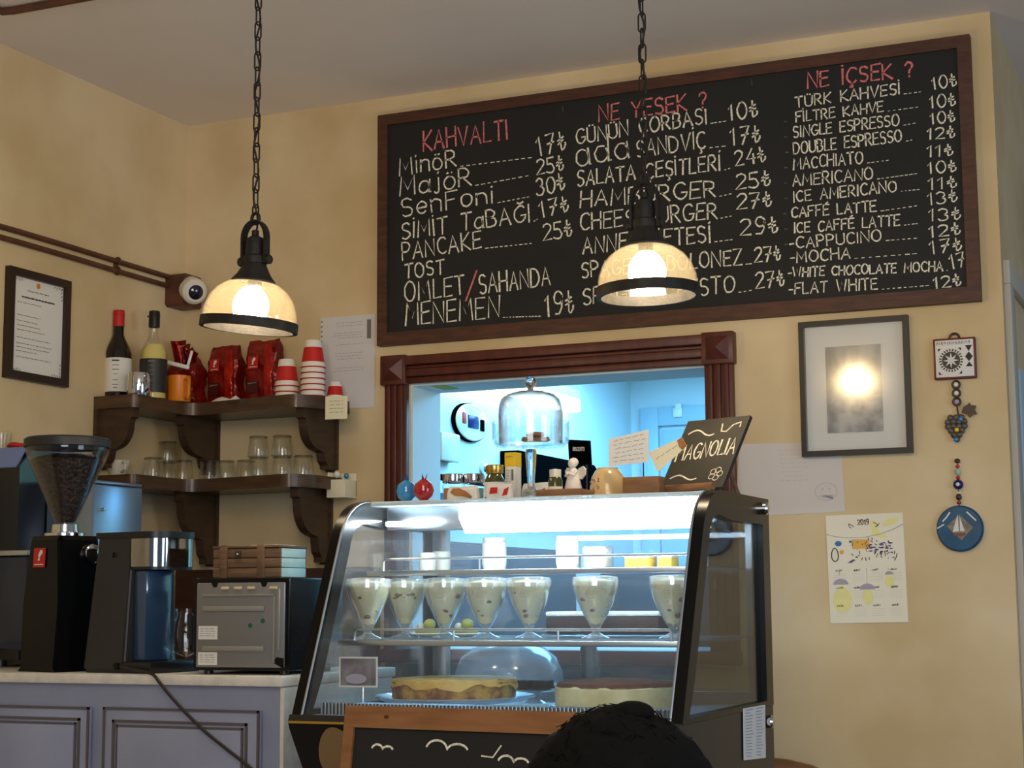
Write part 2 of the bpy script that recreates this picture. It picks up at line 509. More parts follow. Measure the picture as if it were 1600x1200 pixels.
A_ = arcp
GL = {
    'A': (.62, [[(0, 0), (.31, 1), (.62, 0)], [(.12, .36), (.5, .36)]]),
    'B': (.55, [[(0, 0), (0, 1)], [(0, 1)] + A_(.22, .77, .26, .23, 90, -90) + [(0, .54)], [(0, .54)] + A_(.25, .27, .29, .27, 90, -90) + [(0, 0)]]),
    'C': (.56, [A_(.34, .5, .33, .5, 50, 310, 12)]),
    'D': (.6, [[(0, 0), (0, 1)], [(0, 1)] + A_(.16, .5, .44, .5, 90, -90, 10) + [(0, 0)]]),
    'E': (.5, [[(.5, 1), (0, .98), (0, 0), (.5, .03)], [(0, .52), (.42, .54)]]),
    'F': (.5, [[(.52, 1), (0, .97), (0, 0)], [(0, .52), (.4, .54)]]),
    'G': (.62, [A_(.35, .5, .34, .5, 50, 350, 12) + [(.4, .42)]]),
    'H': (.58, [[(0, 0), (0, 1)], [(.58, 0), (.58, 1)], [(0, .5), (.58, .53)]]),
    'I': (.08, [[(.04, 0), (.04, 1)]]),
    'J': (.42, [[(.4, 1), (.4, .25)] + A_(.2, .22, .2, .22, 0, -170, 6)]),
    'K': (.55, [[(0, 0), (0, 1)], [(.52, 1), (.02, .46), (.56, 0)]]),
    'L': (.46, [[(0, 1), (0, 0), (.46, .03)]]),
    'M': (.72, [[(0, 0), (.06, 1), (.36, .3), (.66, 1), (.72, 0)]]),
    'N': (.6, [[(0, 0), (.02, 1), (.58, 0), (.6, 1)]]),
    'O': (.66, [A_(.33, .5, .33, .5, 90, 450, 16)]),
    'P': (.52, [[(0, 0), (0, 1)], [(0, 1)] + A_(.22, .73, .29, .27, 90, -90) + [(0, .46)]]),
    'R': (.55, [[(0, 0), (0, 1)], [(0, 1)] + A_(.22, .74, .27, .26, 90, -90) + [(0, .48)], [(.18, .48), (.55, 0)]]),
    'S': (.5, [[(.47, .9)] + A_(.26, .75, .23, .25, 70, 230, 7) + A_(.25, .26, .25, .26, 65, -140, 8)]),
    'T': (.58, [[(0, .97), (.58, 1)], [(.29, 1), (.29, 0)]]),
    'U': (.58, [[(0, 1), (0, .3)] + A_(.29, .3, .29, .3, 180, 360, 8) + [(.58, 1)]]),
    'V': (.6, [[(0, 1), (.3, 0), (.6, 1)]]),
    'W': (.84, [[(0, 1), (.2, 0), (.42, .75), (.64, 0), (.84, 1)]]),
    'X': (.56, [[(0, 0), (.56, 1)], [(0, 1), (.56, 0)]]),
    'Y': (.58, [[(0, 1), (.29, .48), (.58, 1)], [(.29, .48), (.29, 0)]]),
    'Z': (.54, [[(0, 1), (.54, 1), (0, 0), (.54, 0)]]),
    '0': (.52, [A_(.26, .5, .26, .5, 90, 450, 14)]),
    '1': (.3, [[(0, .72), (.18, 1), (.18, 0)]]),
    '2': (.5, [A_(.25, .74, .24, .26, 160, -30, 8) + [(0, 0), (.52, .02)]]),
    '3': (.48, [A_(.22, .75, .22, .25, 150, -80, 8) + A_(.22, .26, .26, .26, 80, -150, 8)]),
    '4': (.54, [[(.36, 1), (0, .34), (.54, .36)], [(.4, .62), (.4, 0)]]),
    '5': (.48, [[(.46, 1), (.06, .98), (.03, .56)] + A_(.2, .3, .27, .3, 110, -140, 9)]),
    '7': (.5, [[(0, .97), (.5, 1), (.16, 0)], [(.1, .5), (.46, .53)]]),
    '9': (.48, [A_(.24, .72, .22, .27, 20, 380, 12) + [(.44, .3), (.3, .02), (.08, .05)]]),
    '/': (.4, [[(0, -.12), (.4, 1.1)]]),
    '?': (.42, [A_(.2, .74, .2, .26, 170, -60, 8) + [(.2, .42), (.18, .26)], [(.17, .04), (.19, 0)]]),
    '-': (.3, [[(0, .42), (.3, .44)]]),
    '.': (.08, [[(.02, .02), (.06, .0)]]),
    ' ': (.42, []),
    '\u20ba': (.42, [[(.14, 1), (.14, .1)] + A_(.14, .3, .26, .28, -80, 10, 5), [(-.02, .58), (.3, .74)], [(-.02, .38), (.3, .54)]]),
    'a': (.52, [A_(.24, .32, .24, .32, 60, 400, 12), [(.48, .66), (.48, 0), (.54, .02)]]),
    'd': (.54, [A_(.24, .32, .24, .32, 60, 400, 12), [(.52, 1.05), (.48, 0), (.56, .02)]]),
    'e': (.48, [[(.03, .34), (.44, .38)] + A_(.24, .35, .22, .32, 10, 320, 11)]),
    'n': (.46, [[(0, .66), (0, 0)], [(0, .44)] + A_(.23, .44, .22, .22, 150, 0, 6) + [(.46, 0)]]),
    'o': (.5, [A_(.25, .34, .25, .34, 90, 450, 12)]),
    'i': (.08, [[(.04, .66), (.04, 0)], [(.03, .9), (.05, .93)]]),
    'j': (.26, [[(.22, .66), (.2, .0)] + A_(.1, .0, .1, .14, 0, -150, 5), [(.2, .9), (.23, .93)]]),
}


def deriv(base, extra):
    wd, st = GL[base]
    return (wd, st + extra(wd))


two = lambda wd: [[(wd * .3, 1.13), (wd * .3 + .03, 1.16)], [(wd * .7, 1.13), (wd * .7 + .03, 1.16)]]
ced = lambda wd: [[(wd * .52, 0), (wd * .5, -.14), (wd * .62, -.17), (wd * .56, -.26), (wd * .4, -.25)]]
GL['\u00d6'] = deriv('O', two)
GL['\u00dc'] = deriv('U', two)
GL['\u00f6'] = deriv('o', lambda wd: [[(.14, .86), (.17, .89)], [(.34, .86), (.37, .89)]])
GL['\u00c7'] = deriv('C', ced)
GL['\u015e'] = deriv('S', ced)
GL['\u0130'] = deriv('I', lambda wd: [[(.02, 1.2), (.06, 1.24)]])
GL['\u011e'] = deriv('G', lambda wd: [[(.16, 1.2), (.32, 1.12), (.5, 1.22)]])
GL['\u00c9'] = deriv('E', lambda wd: [[(.2, 1.1), (.4, 1.26)]])


def write(bm, sh, s, p0, p1, h, wd, off=.0009, seed=None, jit=.02, gap=.2):
    """hand-letter s along p0 -> p1 (sheet coordinates), cap height h"""
    rnd = random.Random(seed if seed is not None else hash(s) % 9999 if False else sum(map(ord, s)))
    p0, p1 = Vector(p0), Vector(p1)
    d = p1 - p0
    L = d.length
    d.normalize()
    nn = Vector((-d.y, d.x))
    adv = sum(GL[c][0] + gap for c in s) - gap
    sx = L / adv
    x = 0
    for c in s:
        w_, st = GL[c]
        oy, sc, sl = rnd.uniform(-.03, .03), rnd.uniform(.95, 1.06), rnd.uniform(-.04, .05)
        for pl in st:
            q = []
            for (px, py) in pl:
                px += sl * py + rnd.uniform(-jit, jit)
                py = py * sc + oy + rnd.uniform(-jit, jit)
                q.append(p0 + d * ((x + px) * sx) + nn * (py * h))
            sh.stroke(bm, q, wd, off, rnd)
        x += w_ + gap


def dashes(bm, sh, p0, p1, wd, n, off=.0009, seed=1):
    rnd = random.Random(seed)
    p0, p1 = Vector(p0), Vector(p1)
    for i in range(n):
        a = p0.lerp(p1, (i + rnd.uniform(.05, .2)) / n)
        b = p0.lerp(p1, (i + rnd.uniform(.45, .75)) / n)
        sh.stroke(bm, [a, b], wd * rnd.uniform(.6, .9), off)


def scribble(bm, sh, a0, a1, b, wd, rnd, amp=.002, off=.0008):
    """a line of writing too small to read"""
    x = a0
    while x < a1:
        l = rnd.uniform(.006, .018)
        e = min(x + l, a1)
        n = 5
        sh.stroke(bm, [(x + (e - x) * i / n, b + rnd.uniform(-amp, amp)) for i in range(n + 1)], wd, off)
        x = e + rnd.uniform(.003, .006)


# ================================================================== THE SETTING
HX0, HX1, HZ0, HZ1 = -2.526, -1.498, .98, 1.863          # hatch opening
WY, WT = 4.9, .21
b = new()
bx(b, -3.43, HX0, WY, WY + WT, FLOOR, 2.86)
bx(b, HX1, -.605, WY, WY + WT, FLOOR, 2.86)
bx(b, HX0, HX1, WY, WY + WT, HZ1, 2.86)
bx(b, HX0, HX1, WY, WY + WT, FLOOR, HZ0)
struct('wall_back', b, 'plaster')
struct('wall_left', bx(new(), -3.6, -3.43, -3.2, 5.11, FLOOR, 2.86), 'plaster')
struct('wall_right', bx(new(), -.76, -.605, 5.11, 8.6, FLOOR, 2.86), 'plaster')
struct('ceiling', bx(new(), -3.6, 3.4, -3.2, 8.7, 2.86, 2.96), 'ceiling')
struct('floor', bx(new(), -3.6, 3.4, -3.2, 8.7, FLOOR - .1, FLOOR), 'tiles')
# kitchen seen through the hatch
struct('wall_kitchen_left', bx(new(), -3.12, -3.0, 5.11, 8.42, FLOOR, 2.42), 'kwall')
struct('wall_kitchen_back', bx(new(), -3.12, -.76, 8.42, 8.54, FLOOR, 2.42), 'kwall')
struct('ceiling_kitchen', bx(new(), -3.12, -.76, 5.11, 8.54, 2.34, 2.42), 'kwall')
# soffit lining of the hatch
b = new()
bx(b, HX0, HX1, WY + .012, WY + WT + .01, HZ1 - .006, HZ1)
bx(b, HX0 - .0, HX0 + .006, WY + .012, WY + WT + .01, HZ0, HZ1 - .006)
bx(b, HX1 - .006, HX1, WY + .012, WY + WT + .01, HZ0, HZ1 - .006)
bx(b, HX0, HX1, WY + .012, WY + WT + .14, HZ0 - .02, HZ0 + .012)
struct('trim_2', b, 'kwall')
# hatch casing
tr = bpy.data.objects.new('trim_1', None)
COL.objects.link(tr)
tr['kind'] = 'structure'
CX0, CX1, CZ1 = -2.613, -1.403, 1.955


def fluted(bm, x0, x1, z0, z1):
    bx(bm, x0, x1, WY - .022, WY, z0, z1, .003)
    n = 3
    wd = (x1 - x0)
    for i in range(n):
        c = x0 + wd * (.22 + .28 * i)
        bx(bm, c - wd * .09, c + wd * .09, WY - .031, WY - .02, z0, z1, .004)


obj('jamb', (lambda q: (fluted(q, CX0 + .004, HX0, .96, HZ1 + .005), q)[1])(new()), 'casing', tr)
obj('jamb', (lambda q: (fluted(q, HX1, CX1 - .004, .96, HZ1 + .005), q)[1])(new()), 'casing', tr)
b = new()
zz = HZ1
for dz, dep in ((.022, .016), (.026, .030), (.012, .022), (.032, .040)):
    bx(b, HX0, HX1, WY - dep, WY, zz, zz + dz - .001, .003)
    zz += dz
obj('head', b, 'casing', tr)
for x0, x1 in ((CX0 - .004, HX0 + .003), (HX1 - .003, CX1 + .004)):
    b = new()
    bx(b, x0, x1, WY - .040, WY, HZ1 - .004, CZ1 + .004, .004)
    cx, cz, e = (x0 + x1) / 2, (HZ1 + CZ1) / 2, .036
    v = [b.verts.new((cx + i * e, WY - .040, cz + j * e)) for i, j in ((-1, -1), (1, -1), (1, 1), (-1, 1))]
    t_ = b.verts.new((cx, WY - .062, cz))
    for i in range(4):
        b.faces.new((v[i], v[(i + 1) % 4], t_))
    obj('corner_block', b, 'casing', tr)
obj('sill', bx(new(), CX0, CX1, WY - .05, WY + .012, HZ0 - .03, HZ0 + .012, .004), 'casing', tr)
# strip of yellow-green tape under the lintel
tag(obj('tape_strip', bx(new(), -2.46, -2.405, 4.93, 5.03, HZ1 - .0085, HZ1 - .0065), mat('green_tape', (150, 170, 60), .6)),
    'piece of yellow-green tape stuck under the left end of the hatch lintel', 'tape')
# door at the right edge, in the side wall
b = new()
bx(b, -.605, -.585, 4.93, 5.02, FLOOR, 2.05, .003)
bx(b, -.605, -.585, 4.93, 6.2, 2.05, 2.12, .003)
struct('trim_3', b, 'trimgrey')
d_ = struct('door_1', bx(new(), -.605, -.59, 5.115, 5.95, FLOOR, 1.825, .004), 'doorpaint')
obj('panel', bx(new(), -.59, -.584, 5.17, 5.9, .3, 1.76, .003), 'doorpaint', d_)
# door in the kitchen's back wall
a1 = P(1003, 640, 1, 8.42)
b = new()
bx(b, a1.x, a1.x + .10, 8.385, 8.42, FLOOR, 2.16, .004)
bx(b, a1.x + .10, -.77, 8.385, 8.42, 2.06, 2.16, .004)
bx(b, a1.x + .12, -.77, 8.40, 8.42, FLOOR, 2.04, .004)
d2 = struct('door_2', b, 'doorpaint')
hp = P(1060, 645, 1, 8.39)
b = new()
box(b, (hp.x, 8.38, hp.z), (.05, .02, .05), None, .004)
box(b, (hp.x + .005, 8.378, hp.z + .035), (.035, .02, .03), None, .004)
obj('latch', b, 'ceramic', d2)

# ================================================================== KITCHEN THINGS
KX = -3.0
k = thing('kitchen_lamp', 'bright white tube lamp high on the left wall of the kitchen seen through the hatch', 'lamp', (KX, 6.5, 2.08))
obj('housing', bx(new(), 0, .07, -.75, 1.0, .03, .075, .004), 'kwall', k)
obj('diffuser', bx(new(), .004, .075, -.74, .99, -.03, .03, .008), 'klamp', k)
pv = P(741, 660, 0, KX + .03)
k = thing('wall_dial', 'round pale control dial with three small displays on the kitchen wall', 'dial', (KX, pv.y, pv.z))
mm = Matrix.Rotation(R(90), 4, 'Y')
obj('rim', lathe(new(), [(0, 0), (.165, 0), (.165, .016), (.155, .018), (0, .018)], 40, mm, sx=.5, sy=1), 'kdark', k)
obj('face', lathe(new(), [(.157, .016), (.157, .021), (.15, .024), (0, .024)], 40, mm, sx=.5, sy=1), 'ceramic', k)
obj('display', bx(new(), .0235, .030, -.05, .05, -.025, .03, .003), 'bead_blue', k)
obj('button', bx(new(), .0235, .029, -.105, -.072, -.012, .035, .003), 'red', k)
obj('button', bx(new(), .0235, .029, .072, .11, -.03, .02, .003), 'kdark', k)
pv = P(664, 720, 0, KX)
k = thing('towel_dispenser', 'white paper dispenser box on the kitchen wall left of the round dial', 'dispenser', (KX, pv.y + .12, pv.z + .07))
obj('back', bx(new(), 0, .035, -.08, .10, -.062, .048, .006), 'wood', k)
obj('cover', bx(new(), .035, .055, -.075, .10, -.066, .052, .010), 'ceramic', k)
obj('knob', lathe(new(), [(0, 0), (.022, 0), (.022, .02), (.012, .03), (0, .03)], 16, Matrix.Translation((.0, .42, -.06)) @ mm), 'chrome', k)
# black worktop unit running along the kitchen's left wall
pa, pb = P(668, 738, 0, KX), P(812, 775, 0, KX)
k = thing('wall_unit', 'white kitchen unit with a thin black top edge along the left kitchen wall', 'cabinet', (KX, 0, 0))
obj('body', bx(new(), .002, .014, 5.92, 6.66, 1.385, 1.632, .003), 'kwall', k)
obj('lower_doors', bx(new(), .002, .016, 5.2, 7.55, FLOOR + .02, 1.38, .003), 'slatesteel', k)
obj('top_edge', bx(new(), .002, .02, 5.90, 6.67, 1.634, 1.657, .003), 'kdark', k)
obj('note', bx(new(), .0142, .017, 6.0, 6.16, 1.46, 1.58), 'teal', k)
pa = P(812, 702, 0, KX + .3)
k = thing('range_hood', 'black range hood beside the cake dome deep in the kitchen', 'hood', (KX, 0, 0))
b = new()
prism(b, [(.002, 1.58), (.11, 1.58), (.11, 1.77), (.09, 1.80), (.002, 1.80)], 6.69, 7.62, 1)
for v in b.verts:
    v.co = Vector((v.co.x, v.co.y, v.co.z))
obj('canopy', b, 'kdark', k)
obj('grip', tube(new(), [(.108, 6.8, 1.61), (.125, 6.82, 1.61), (.125, 7.5, 1.61), (.108, 7.52, 1.61)], .006), 'steel', k)
tag(obj('kitchen_counter', bx(new(), -2.88, -.8, 7.6, 8.36, FLOOR, 1.30, .006), 'slatesteel'), 'dark steel kitchen counter along the far wall behind the hatch', 'counter')
for i, (x, cm, lb) in enumerate(((-2.24, 'ceramic', 'white storage tub on the far kitchen counter'), (-1.86, 'kdark', 'dark storage tub on the far kitchen counter'))):
    t = thing('storage_tub', lb, 'tub', (x, 7.75, 1.30))
    obj('body', lathe(new(), [(0, 0), (.09, 0), (.11, .16), (.104, .16), (.086, .01), (0, .01)], 24), cm, t)
    obj('lid', lathe(new(), [(0, .162), (.112, .162), (.112, .175), (0, .18)], 24), cm, t)

# ================================================================== MENU BOARD
BY = WY - .026
BX0, BX1, BZ0, BZ1 = -2.632, -.662, 1.995, 2.79
mb = thing('menu_chalkboard', 'long wooden framed chalkboard menu with handwritten prices above the kitchen hatch', 'chalkboard', ((BX0 + BX1) / 2, WY, BZ0))
o_ = Vector(mb.location)
fw = .037
b = new()
prism(b, [(BX0, BZ1), (BX1, BZ1), (BX1 - fw, BZ1 - fw), (BX0 + fw, BZ1 - fw)], WY - .034, WY - .001, 1)
prism(b, [(BX0, BZ0), (BX0 + fw, BZ0 + fw + .006), (BX1 - fw, BZ0 + fw + .006), (BX1, BZ0)], WY - .034, WY - .001, 1)
prism(b, [(BX0, BZ0), (BX0, BZ1), (BX0 + fw, BZ1 - fw), (BX0 + fw, BZ0 + fw + .006)], WY - .034, WY - .001, 1)
prism(b, [(BX1, BZ0), (BX1 - fw, BZ0 + fw + .006), (BX1 - fw, BZ1 - fw), (BX1, BZ1)], WY - .034, WY - .001, 1)
bmesh.ops.translate(b, verts=b.verts, vec=-o_)
obj('frame', b, 'board_wood', mb)
b = bx(new(), BX0 + .02, BX1 - .02, WY - .025, WY - .004, BZ0 + .02, BZ1 - .02)
bmesh.ops.translate(b, verts=b.verts, vec=-o_)
obj('slate_panel', b, 'slate', mb)
shB = Sheet((-o_.x, WY - .025 - o_.y, -o_.z))


def bp(u, v):
    p = P(u, v, 1, WY - .025)
    return (p.x, p.z)


def hpx(n, u):                      # cap height in metres from pixels on the board
    return n / (455 + (u - 597) * .083)


TL = '\u20ba'
heads = [("KAHVALTI", (662, 236), (793, 217), 30), ("NE YESEK ?", (936, 190), (1104, 168), 25), ("NE \u0130\u00c7SEK ?", (1262, 138), (1427, 119), 24)]
cols = [
    # text, start, end, cap height px, dots to, n dots, price, start, end, height
    [("Min\u00f6R", (624, 274), (713, 260), 27, (833, 246), 12, "17" + TL, (841, 244), (885, 232), 30),
     ("Maj\u00f6R", (625, 306), (736, 290), 29, (829, 274), 9, "25" + TL, (839, 274), (881, 266), 24),
     ("SenFoni", (628, 339), (771, 317), 28, (830, 307), 7, "30" + TL, (839, 306), (883, 297), 26),
     ("S\u0130M\u0130T TaBA\u011eI", (628, 374), (828, 346), 26, (842, 341), 2, "17" + TL, (845, 340), (889, 329), 25),
     ("PANCAKE", (629, 406), (752, 388), 26, (834, 380), 10, "25" + TL, (849, 377), (894, 369), 26),
     ("TOST", (633, 436), (694, 427), 22, None, 0, None, None, None, 0),
     ("OMLET", (633, 472), (727, 460), 29, None, 0, None, None, None, 0),
     ("SAHANDA", (750, 460), (860, 444), 29, None, 0, None, None, None, 0),
     ("MENEMEN", (634, 509), (780, 496), 33, (846, 494), 12, "19" + TL, (852, 494), (897, 489), 35)],
    [("G\u00dcN\u00dcN \u00c7ORBASI", (901, 225), (1104, 193), 23, (1136, 189), 4, "10" + TL, (1139, 188), (1184, 182), 26),
     ("ada", (901, 260), (984, 247), 40, None, 0, None, None, None, 0),
     ("SANDV\u0130\u00c7", (995, 246), (1102, 231), 26, (1136, 228), 3, "17" + TL, (1142, 227), (1188, 221), 27),
     ("SALATA \u00c7E\u015e\u0130TLER\u0130", (902, 291), (1125, 266), 24, (1144, 262), 2, "24" + TL, (1149, 260), (1197, 252), 24),
     ("HAMBURGER", (907, 324), (1118, 307), 25, (1146, 302), 3, "25" + TL, (1150, 297), (1204, 290), 24),
     ("CHEESEBURGER", (907, 360), (1120, 341), 25, (1146, 337), 3, "27" + TL, (1151, 328), (1206, 322), 24),
     ("ANNE K\u00d6FTES\u0130", (911, 396), (1110, 378), 25, (1148, 374), 4, "29" + TL, (1157, 368), (1216, 364), 26),
     ("SPAGETT\u0130 BOLONEZ", (909, 434), (1159, 413), 23, (1176, 412), 2, "27" + TL, (1179, 411), (1220, 406), 23),
     ("SPAGETT\u0130 PESTO", (911, 476), (1148, 457), 25, (1178, 453), 3, "27" + TL, (1181, 452), (1226, 446), 25)],
    [("T\u00dcRK KAHVES\u0130", (1243, 168), (1406, 147), 17, (1443, 143), 4, "10" + TL, (1457, 140), (1495, 134), 20),
     ("F\u0130LTRE KAHVE", (1244, 191), (1380, 174), 16, (1437, 167), 6, "10" + TL, (1453, 169), (1493, 165), 20),
     ("SINGLE ESPRESSO", (1240, 215), (1405, 196), 17, (1432, 192), 3, "10" + TL, (1454, 194), (1492, 190), 18),
     ("DOUBLE ESPRESSO", (1240, 241), (1409, 221), 18, (1428, 218), 2, "12" + TL, (1449, 218), (1492, 215), 18),
     ("MACCHIATO", (1240, 265), (1348, 255), 18, (1392, 250), 5, "11" + TL, (1449, 245), (1489, 243), 18),
     ("AMERICANO", (1239, 291), (1364, 280), 18, (1435, 271), 9, "10" + TL, (1450, 271), (1494, 268), 18),
     ("ICE AMERICANO", (1240, 316), (1401, 299), 17, (1438, 296), 5, "11" + TL, (1451, 296), (1495, 293), 18),
     ("CAFF\u00c9 LATTE", (1237, 340), (1369, 330), 16, (1437, 321), 7, "13" + TL, (1450, 321), (1496, 315), 19),
     ("ICE CAFF\u00c9 LATTE", (1241, 364), (1406, 352), 16, (1436, 349), 4, "13" + TL, (1451, 346), (1501, 343), 19),
     ("-CAPPUCINO", (1234, 389), (1377, 376), 17, (1436, 372), 6, "12" + TL, (1452, 371), (1501, 366), 18),
     ("-MOCHA", (1235, 411), (1328, 404), 17, (1436, 396), 9, "17" + TL, (1454, 397), (1503, 390), 20),
     ("-WHITE CHOCOLATE MOCHA", (1232, 433), (1473, 423), 14, (1482, 422), 1, "17", (1487, 421), (1509, 415), 22),
     ("-FLAT WHITE", (1233, 460), (1371, 452), 17, (1454, 446), 9, "12" + TL, (1459, 451), (1502, 446), 18)]]
for hd, cl, lw_ in zip(heads, cols, (.0056, .0054, .0045)):
    b = new()
    write(b, shB, hd[0], bp(*hd[1]), bp(*hd[2]), hpx(hd[3], hd[1][0]), .0062)
    obj('chalk_heading', b, 'pink', mb)['label'] = 'pink chalk heading'
    b = new()
    for (s, p0, p1, h, dt, nd, pr, q0, q1, ph) in cl:
        write(b, shB, s, bp(*p0), bp(*p1), hpx(h, p0[0]), lw_)
        if dt:
            dashes(b, shB, bp(p1[0] + 6, p1[1]), bp(*dt), lw_ * .7, nd, seed=nd + h)
        if pr:
            write(b, shB, pr, bp(*q0), bp(*q1), hpx(ph, q0[0]), lw_)
    obj('chalk_lettering', b, 'chalk', mb)
b = new()
shB.stroke(b, [bp(728, 470), bp(737, 445), bp(745, 423)], .006)
obj('chalk_slash', b, 'pink', mb)
b = new()
for u0, v0, v1 in ((879, 166, 174), (1174, 124, 132)):
    shB.stroke(b, [bp(u0, v0), bp(u0 + 1, v1)], .004)
for i in range(9):
    u0 = 1226 + random.uniform(-2, 2)
    shB.stroke(b, [bp(u0, 190 + 24 * i), bp(u0 + 4, 190 + 24 * i)], .004)
obj('chalk_tick', b, 'faint', mb)

# ================================================================== PENDANT LAMPS
def make_pendant(label):
    t = thing('pendant_lamp', label, 'lamp', (0, 0, 0), group='pendant lamps over the counter')
    # origin: centre of the glass rim
    gl = [(.119, .0), (.120, .018), (.117, .041), (.107, .068), (.091, .089), (.071, .104), (.051, .112)]
    inner = [(r - .003, z) for r, z in gl][::-1]
    obj('glass_shade', lathe(new(), gl + inner, 48), 'lampglass', t)
    obj('rim', lathe(new(), [(.113, -.012), (.1245, -.012), (.1245, .012), (.113, .012), (.113, -.012)], 48), 'iron', t)
    obj('bulb', lathe(new(), [(0, .002), (.024, .004), (.040, .020), (.046, .044), (.043, .068), (.032, .086), (.018, .098), (0, .099)], 24), 'bulb', t)  # drawn oversize so its shape takes in the surrounding glare
    obj('bulb_socket', lathe(new(), [(0, .0995), (.018, .0995), (.018, .13), (0, .13)], 20), 'iron', t)
    obj('flared_cap', lathe(new(), [(.055, .1085), (.056, .114), (.043, .130), (.031, .152), (.029, .158), (0, .158)], 32), 'iron', t)
    obj('lamp_holder', lathe(new(), [(0, .157), (.030, .157), (.031, .166), (.030, .176), (.0245, .180), (.024, .212), (.021, .224), (.012, .229), (.009, .232), (.009, .244), (.004, .246), (0, .246)], 32), 'iron', t)
    b = new()
    yk = [(-.034, .160)] + arcp(0, .225, .034, .043, 180, 0, 14) + [(.034, .160)]
    for (x0, z0), (x1, z1) in zip(yk, yk[1:]):
        d = Vector((x1 - x0, 0, z1 - z0))
        box(b, ((x0 + x1) / 2, 0, (z0 + z1) / 2), (d.length + .004, .022, .0065), Matrix.Rotation(-math.atan2(d.z, d.x), 3, 'Y'))
    obj('yoke', b, 'iron', t)
    for sgn in (-1, 1):
        obj('thumb_screw', lathe(new(), [(0, 0), (.010, 0), (.012, .004), (.012, .012), (.008, .016), (0, .016)], 16,
                                 Matrix.Translation((.033 * sgn, 0, .166)) @ Matrix.Rotation(R(90 * sgn), 4, 'Y')), 'iron', t)
    return t


def add_chain(t, z_ceil, lean):
    b = new()
    z = .262
    i = 0
    L = .0405
    while z < z_ceil - .01:
        a, w_ = L * .62, .0088
        pts = []
        for x, y in arcp(0, a - w_, w_, w_, 0, 180, 5) + arcp(0, -(a - w_), w_, w_, 180, 360, 5):
            pts.append((x, 0, y + z + a) if i % 2 == 0 else (0, x, y + z + a))
        tube(b, pts, .0022, 6, closed=True)
        z += L
        i += 1
    obj('chain', b, 'iron', t)
    n = 40
    obj('cord', tube(new(), [(.006 * math.sin(k * .9), .006 * math.cos(k * .9), .246 + (z_ceil - .246) * k / n) for k in range(n + 1)], .0026, 6), 'iron', t)
    obj('hanging_loop', tube(new(), [(x, 0, y + .276) for x, y in arcp(0, 0, .011, .014, 0, 360, 12)[:-1]], .0045, 8, closed=True), 'iron', t)
    obj('ceiling_cup', lathe(new(), [(0, z_ceil - .03), (.03, z_ceil - .03), (.05, z_ceil), (0, z_ceil)], 24), 'iron', t)


pl_ = P(397, 508, 1, 3.55)
p1 = make_pendant('left pendant lamp with clear glass dome on a black chain, above the coffee bags')
add_chain(p1, 2.86 - pl_.z, 0)
pr_ = P(1010, 457, 1, 3.72)
p2 = copy_tree(p1)
p2['label'] = 'right pendant lamp with clear glass dome on a black chain, hanging before the menu board'
p1.location = pl_
p2.location = pr_
for pp, tilt in ((p1, 6.0), (p2, -1.5)):
    for c in pp.children:
        if c.name.split('.')[0] in ('glass_shade', 'rim', 'flared_cap', 'bulb'):
            # the dome hangs slightly askew on its holder
            c.matrix_local = Matrix.Translation((0, 0, .15)) @ Matrix.Rotation(R(tilt), 4, 'Y') @ Matrix.Translation((0, 0, -.15))
        if c.name.startswith(('chain', 'cord', 'ceiling_cup')) and pp is p2:
            zc = 2.86 - pr_.z
            z1 = 2.86 - pl_.z
            c.scale = (1, 1, zc / z1)

# ================================================================== LEFT WALL: CONDUITS, CAMERA, CERTIFICATE
for z, lb in ((2.285, 'upper of two brown cable pipes running along the left wall'), (2.252, 'lower of two brown cable pipes running along the left wall')):
    tag(obj('cable_pipe', tube(new(), [(-3.419, y, z + .002 * math.sin(y * 5)) for y in [-1 + .25 * i for i in range(24)] + [4.80]], .009, 10), 'pipe'),
        lb, 'pipe', 'brown pipes on the left wall')
k = thing('pipe_clip', 'small brown clip holding both pipes to the left wall', 'clip', (-3.43, 4.495, 2.27))
b = new()
for z in (.015, -.018):
    tube(b, [(.011 + .012 * math.cos(a), 0, z + .012 * math.sin(a)) for a in [2 * PI * i / 12 for i in range(12)]], .0035, 6, closed=True)
box(b, (.004, 0, 0), (.008, .02, .05), None, .002)
obj('saddle', b, 'pipe', k)
tag(obj('ceiling_pipe', tube(new(), [(-3.215, 3.62, 2.846), (-3.21, 3.655, 2.847), (-3.18, 3.666, 2.848), (-2.6, 3.668, 2.848), (-1.2, 3.67, 2.848)], .0115, 10), 'pipe'),
    'brown cable pipe running along the ceiling at the top left corner', 'pipe')
k = thing('security_camera', 'white turret security camera on a brown junction box in the wall corner', 'camera', (-3.43, 4.84, 2.232))
b = new()
prism(b, rrect(-.06, .055, -.055, .06, .015), .001, .075, 0)
obj('junction_box', b, 'pipe', k)
face = (Vector((0, 0, CZ)) - Vector((-3.33, 4.80, 2.23))).normalized()
q = (face + Vector((.35, .1, -.2))).normalized().to_track_quat('Z', 'Y').to_matrix().to_4x4()
mm = Matrix.Translation((.088, -.022, .002)) @ q
obj('housing', lathe(new(), [(0, -.05), (.042, -.05), (.047, -.02), (.048, .01), (.044, .034), (.034, .044), (0, .044)], 32, mm), 'ceramic', k)
obj('lens', lathe(new(), [(0, .0455), (.026, .0455), (.026, .047), (.02, .052), (0, .055)], 24, mm), mat('dark_lens', (26, 20, 44), .1, coat=1), k)

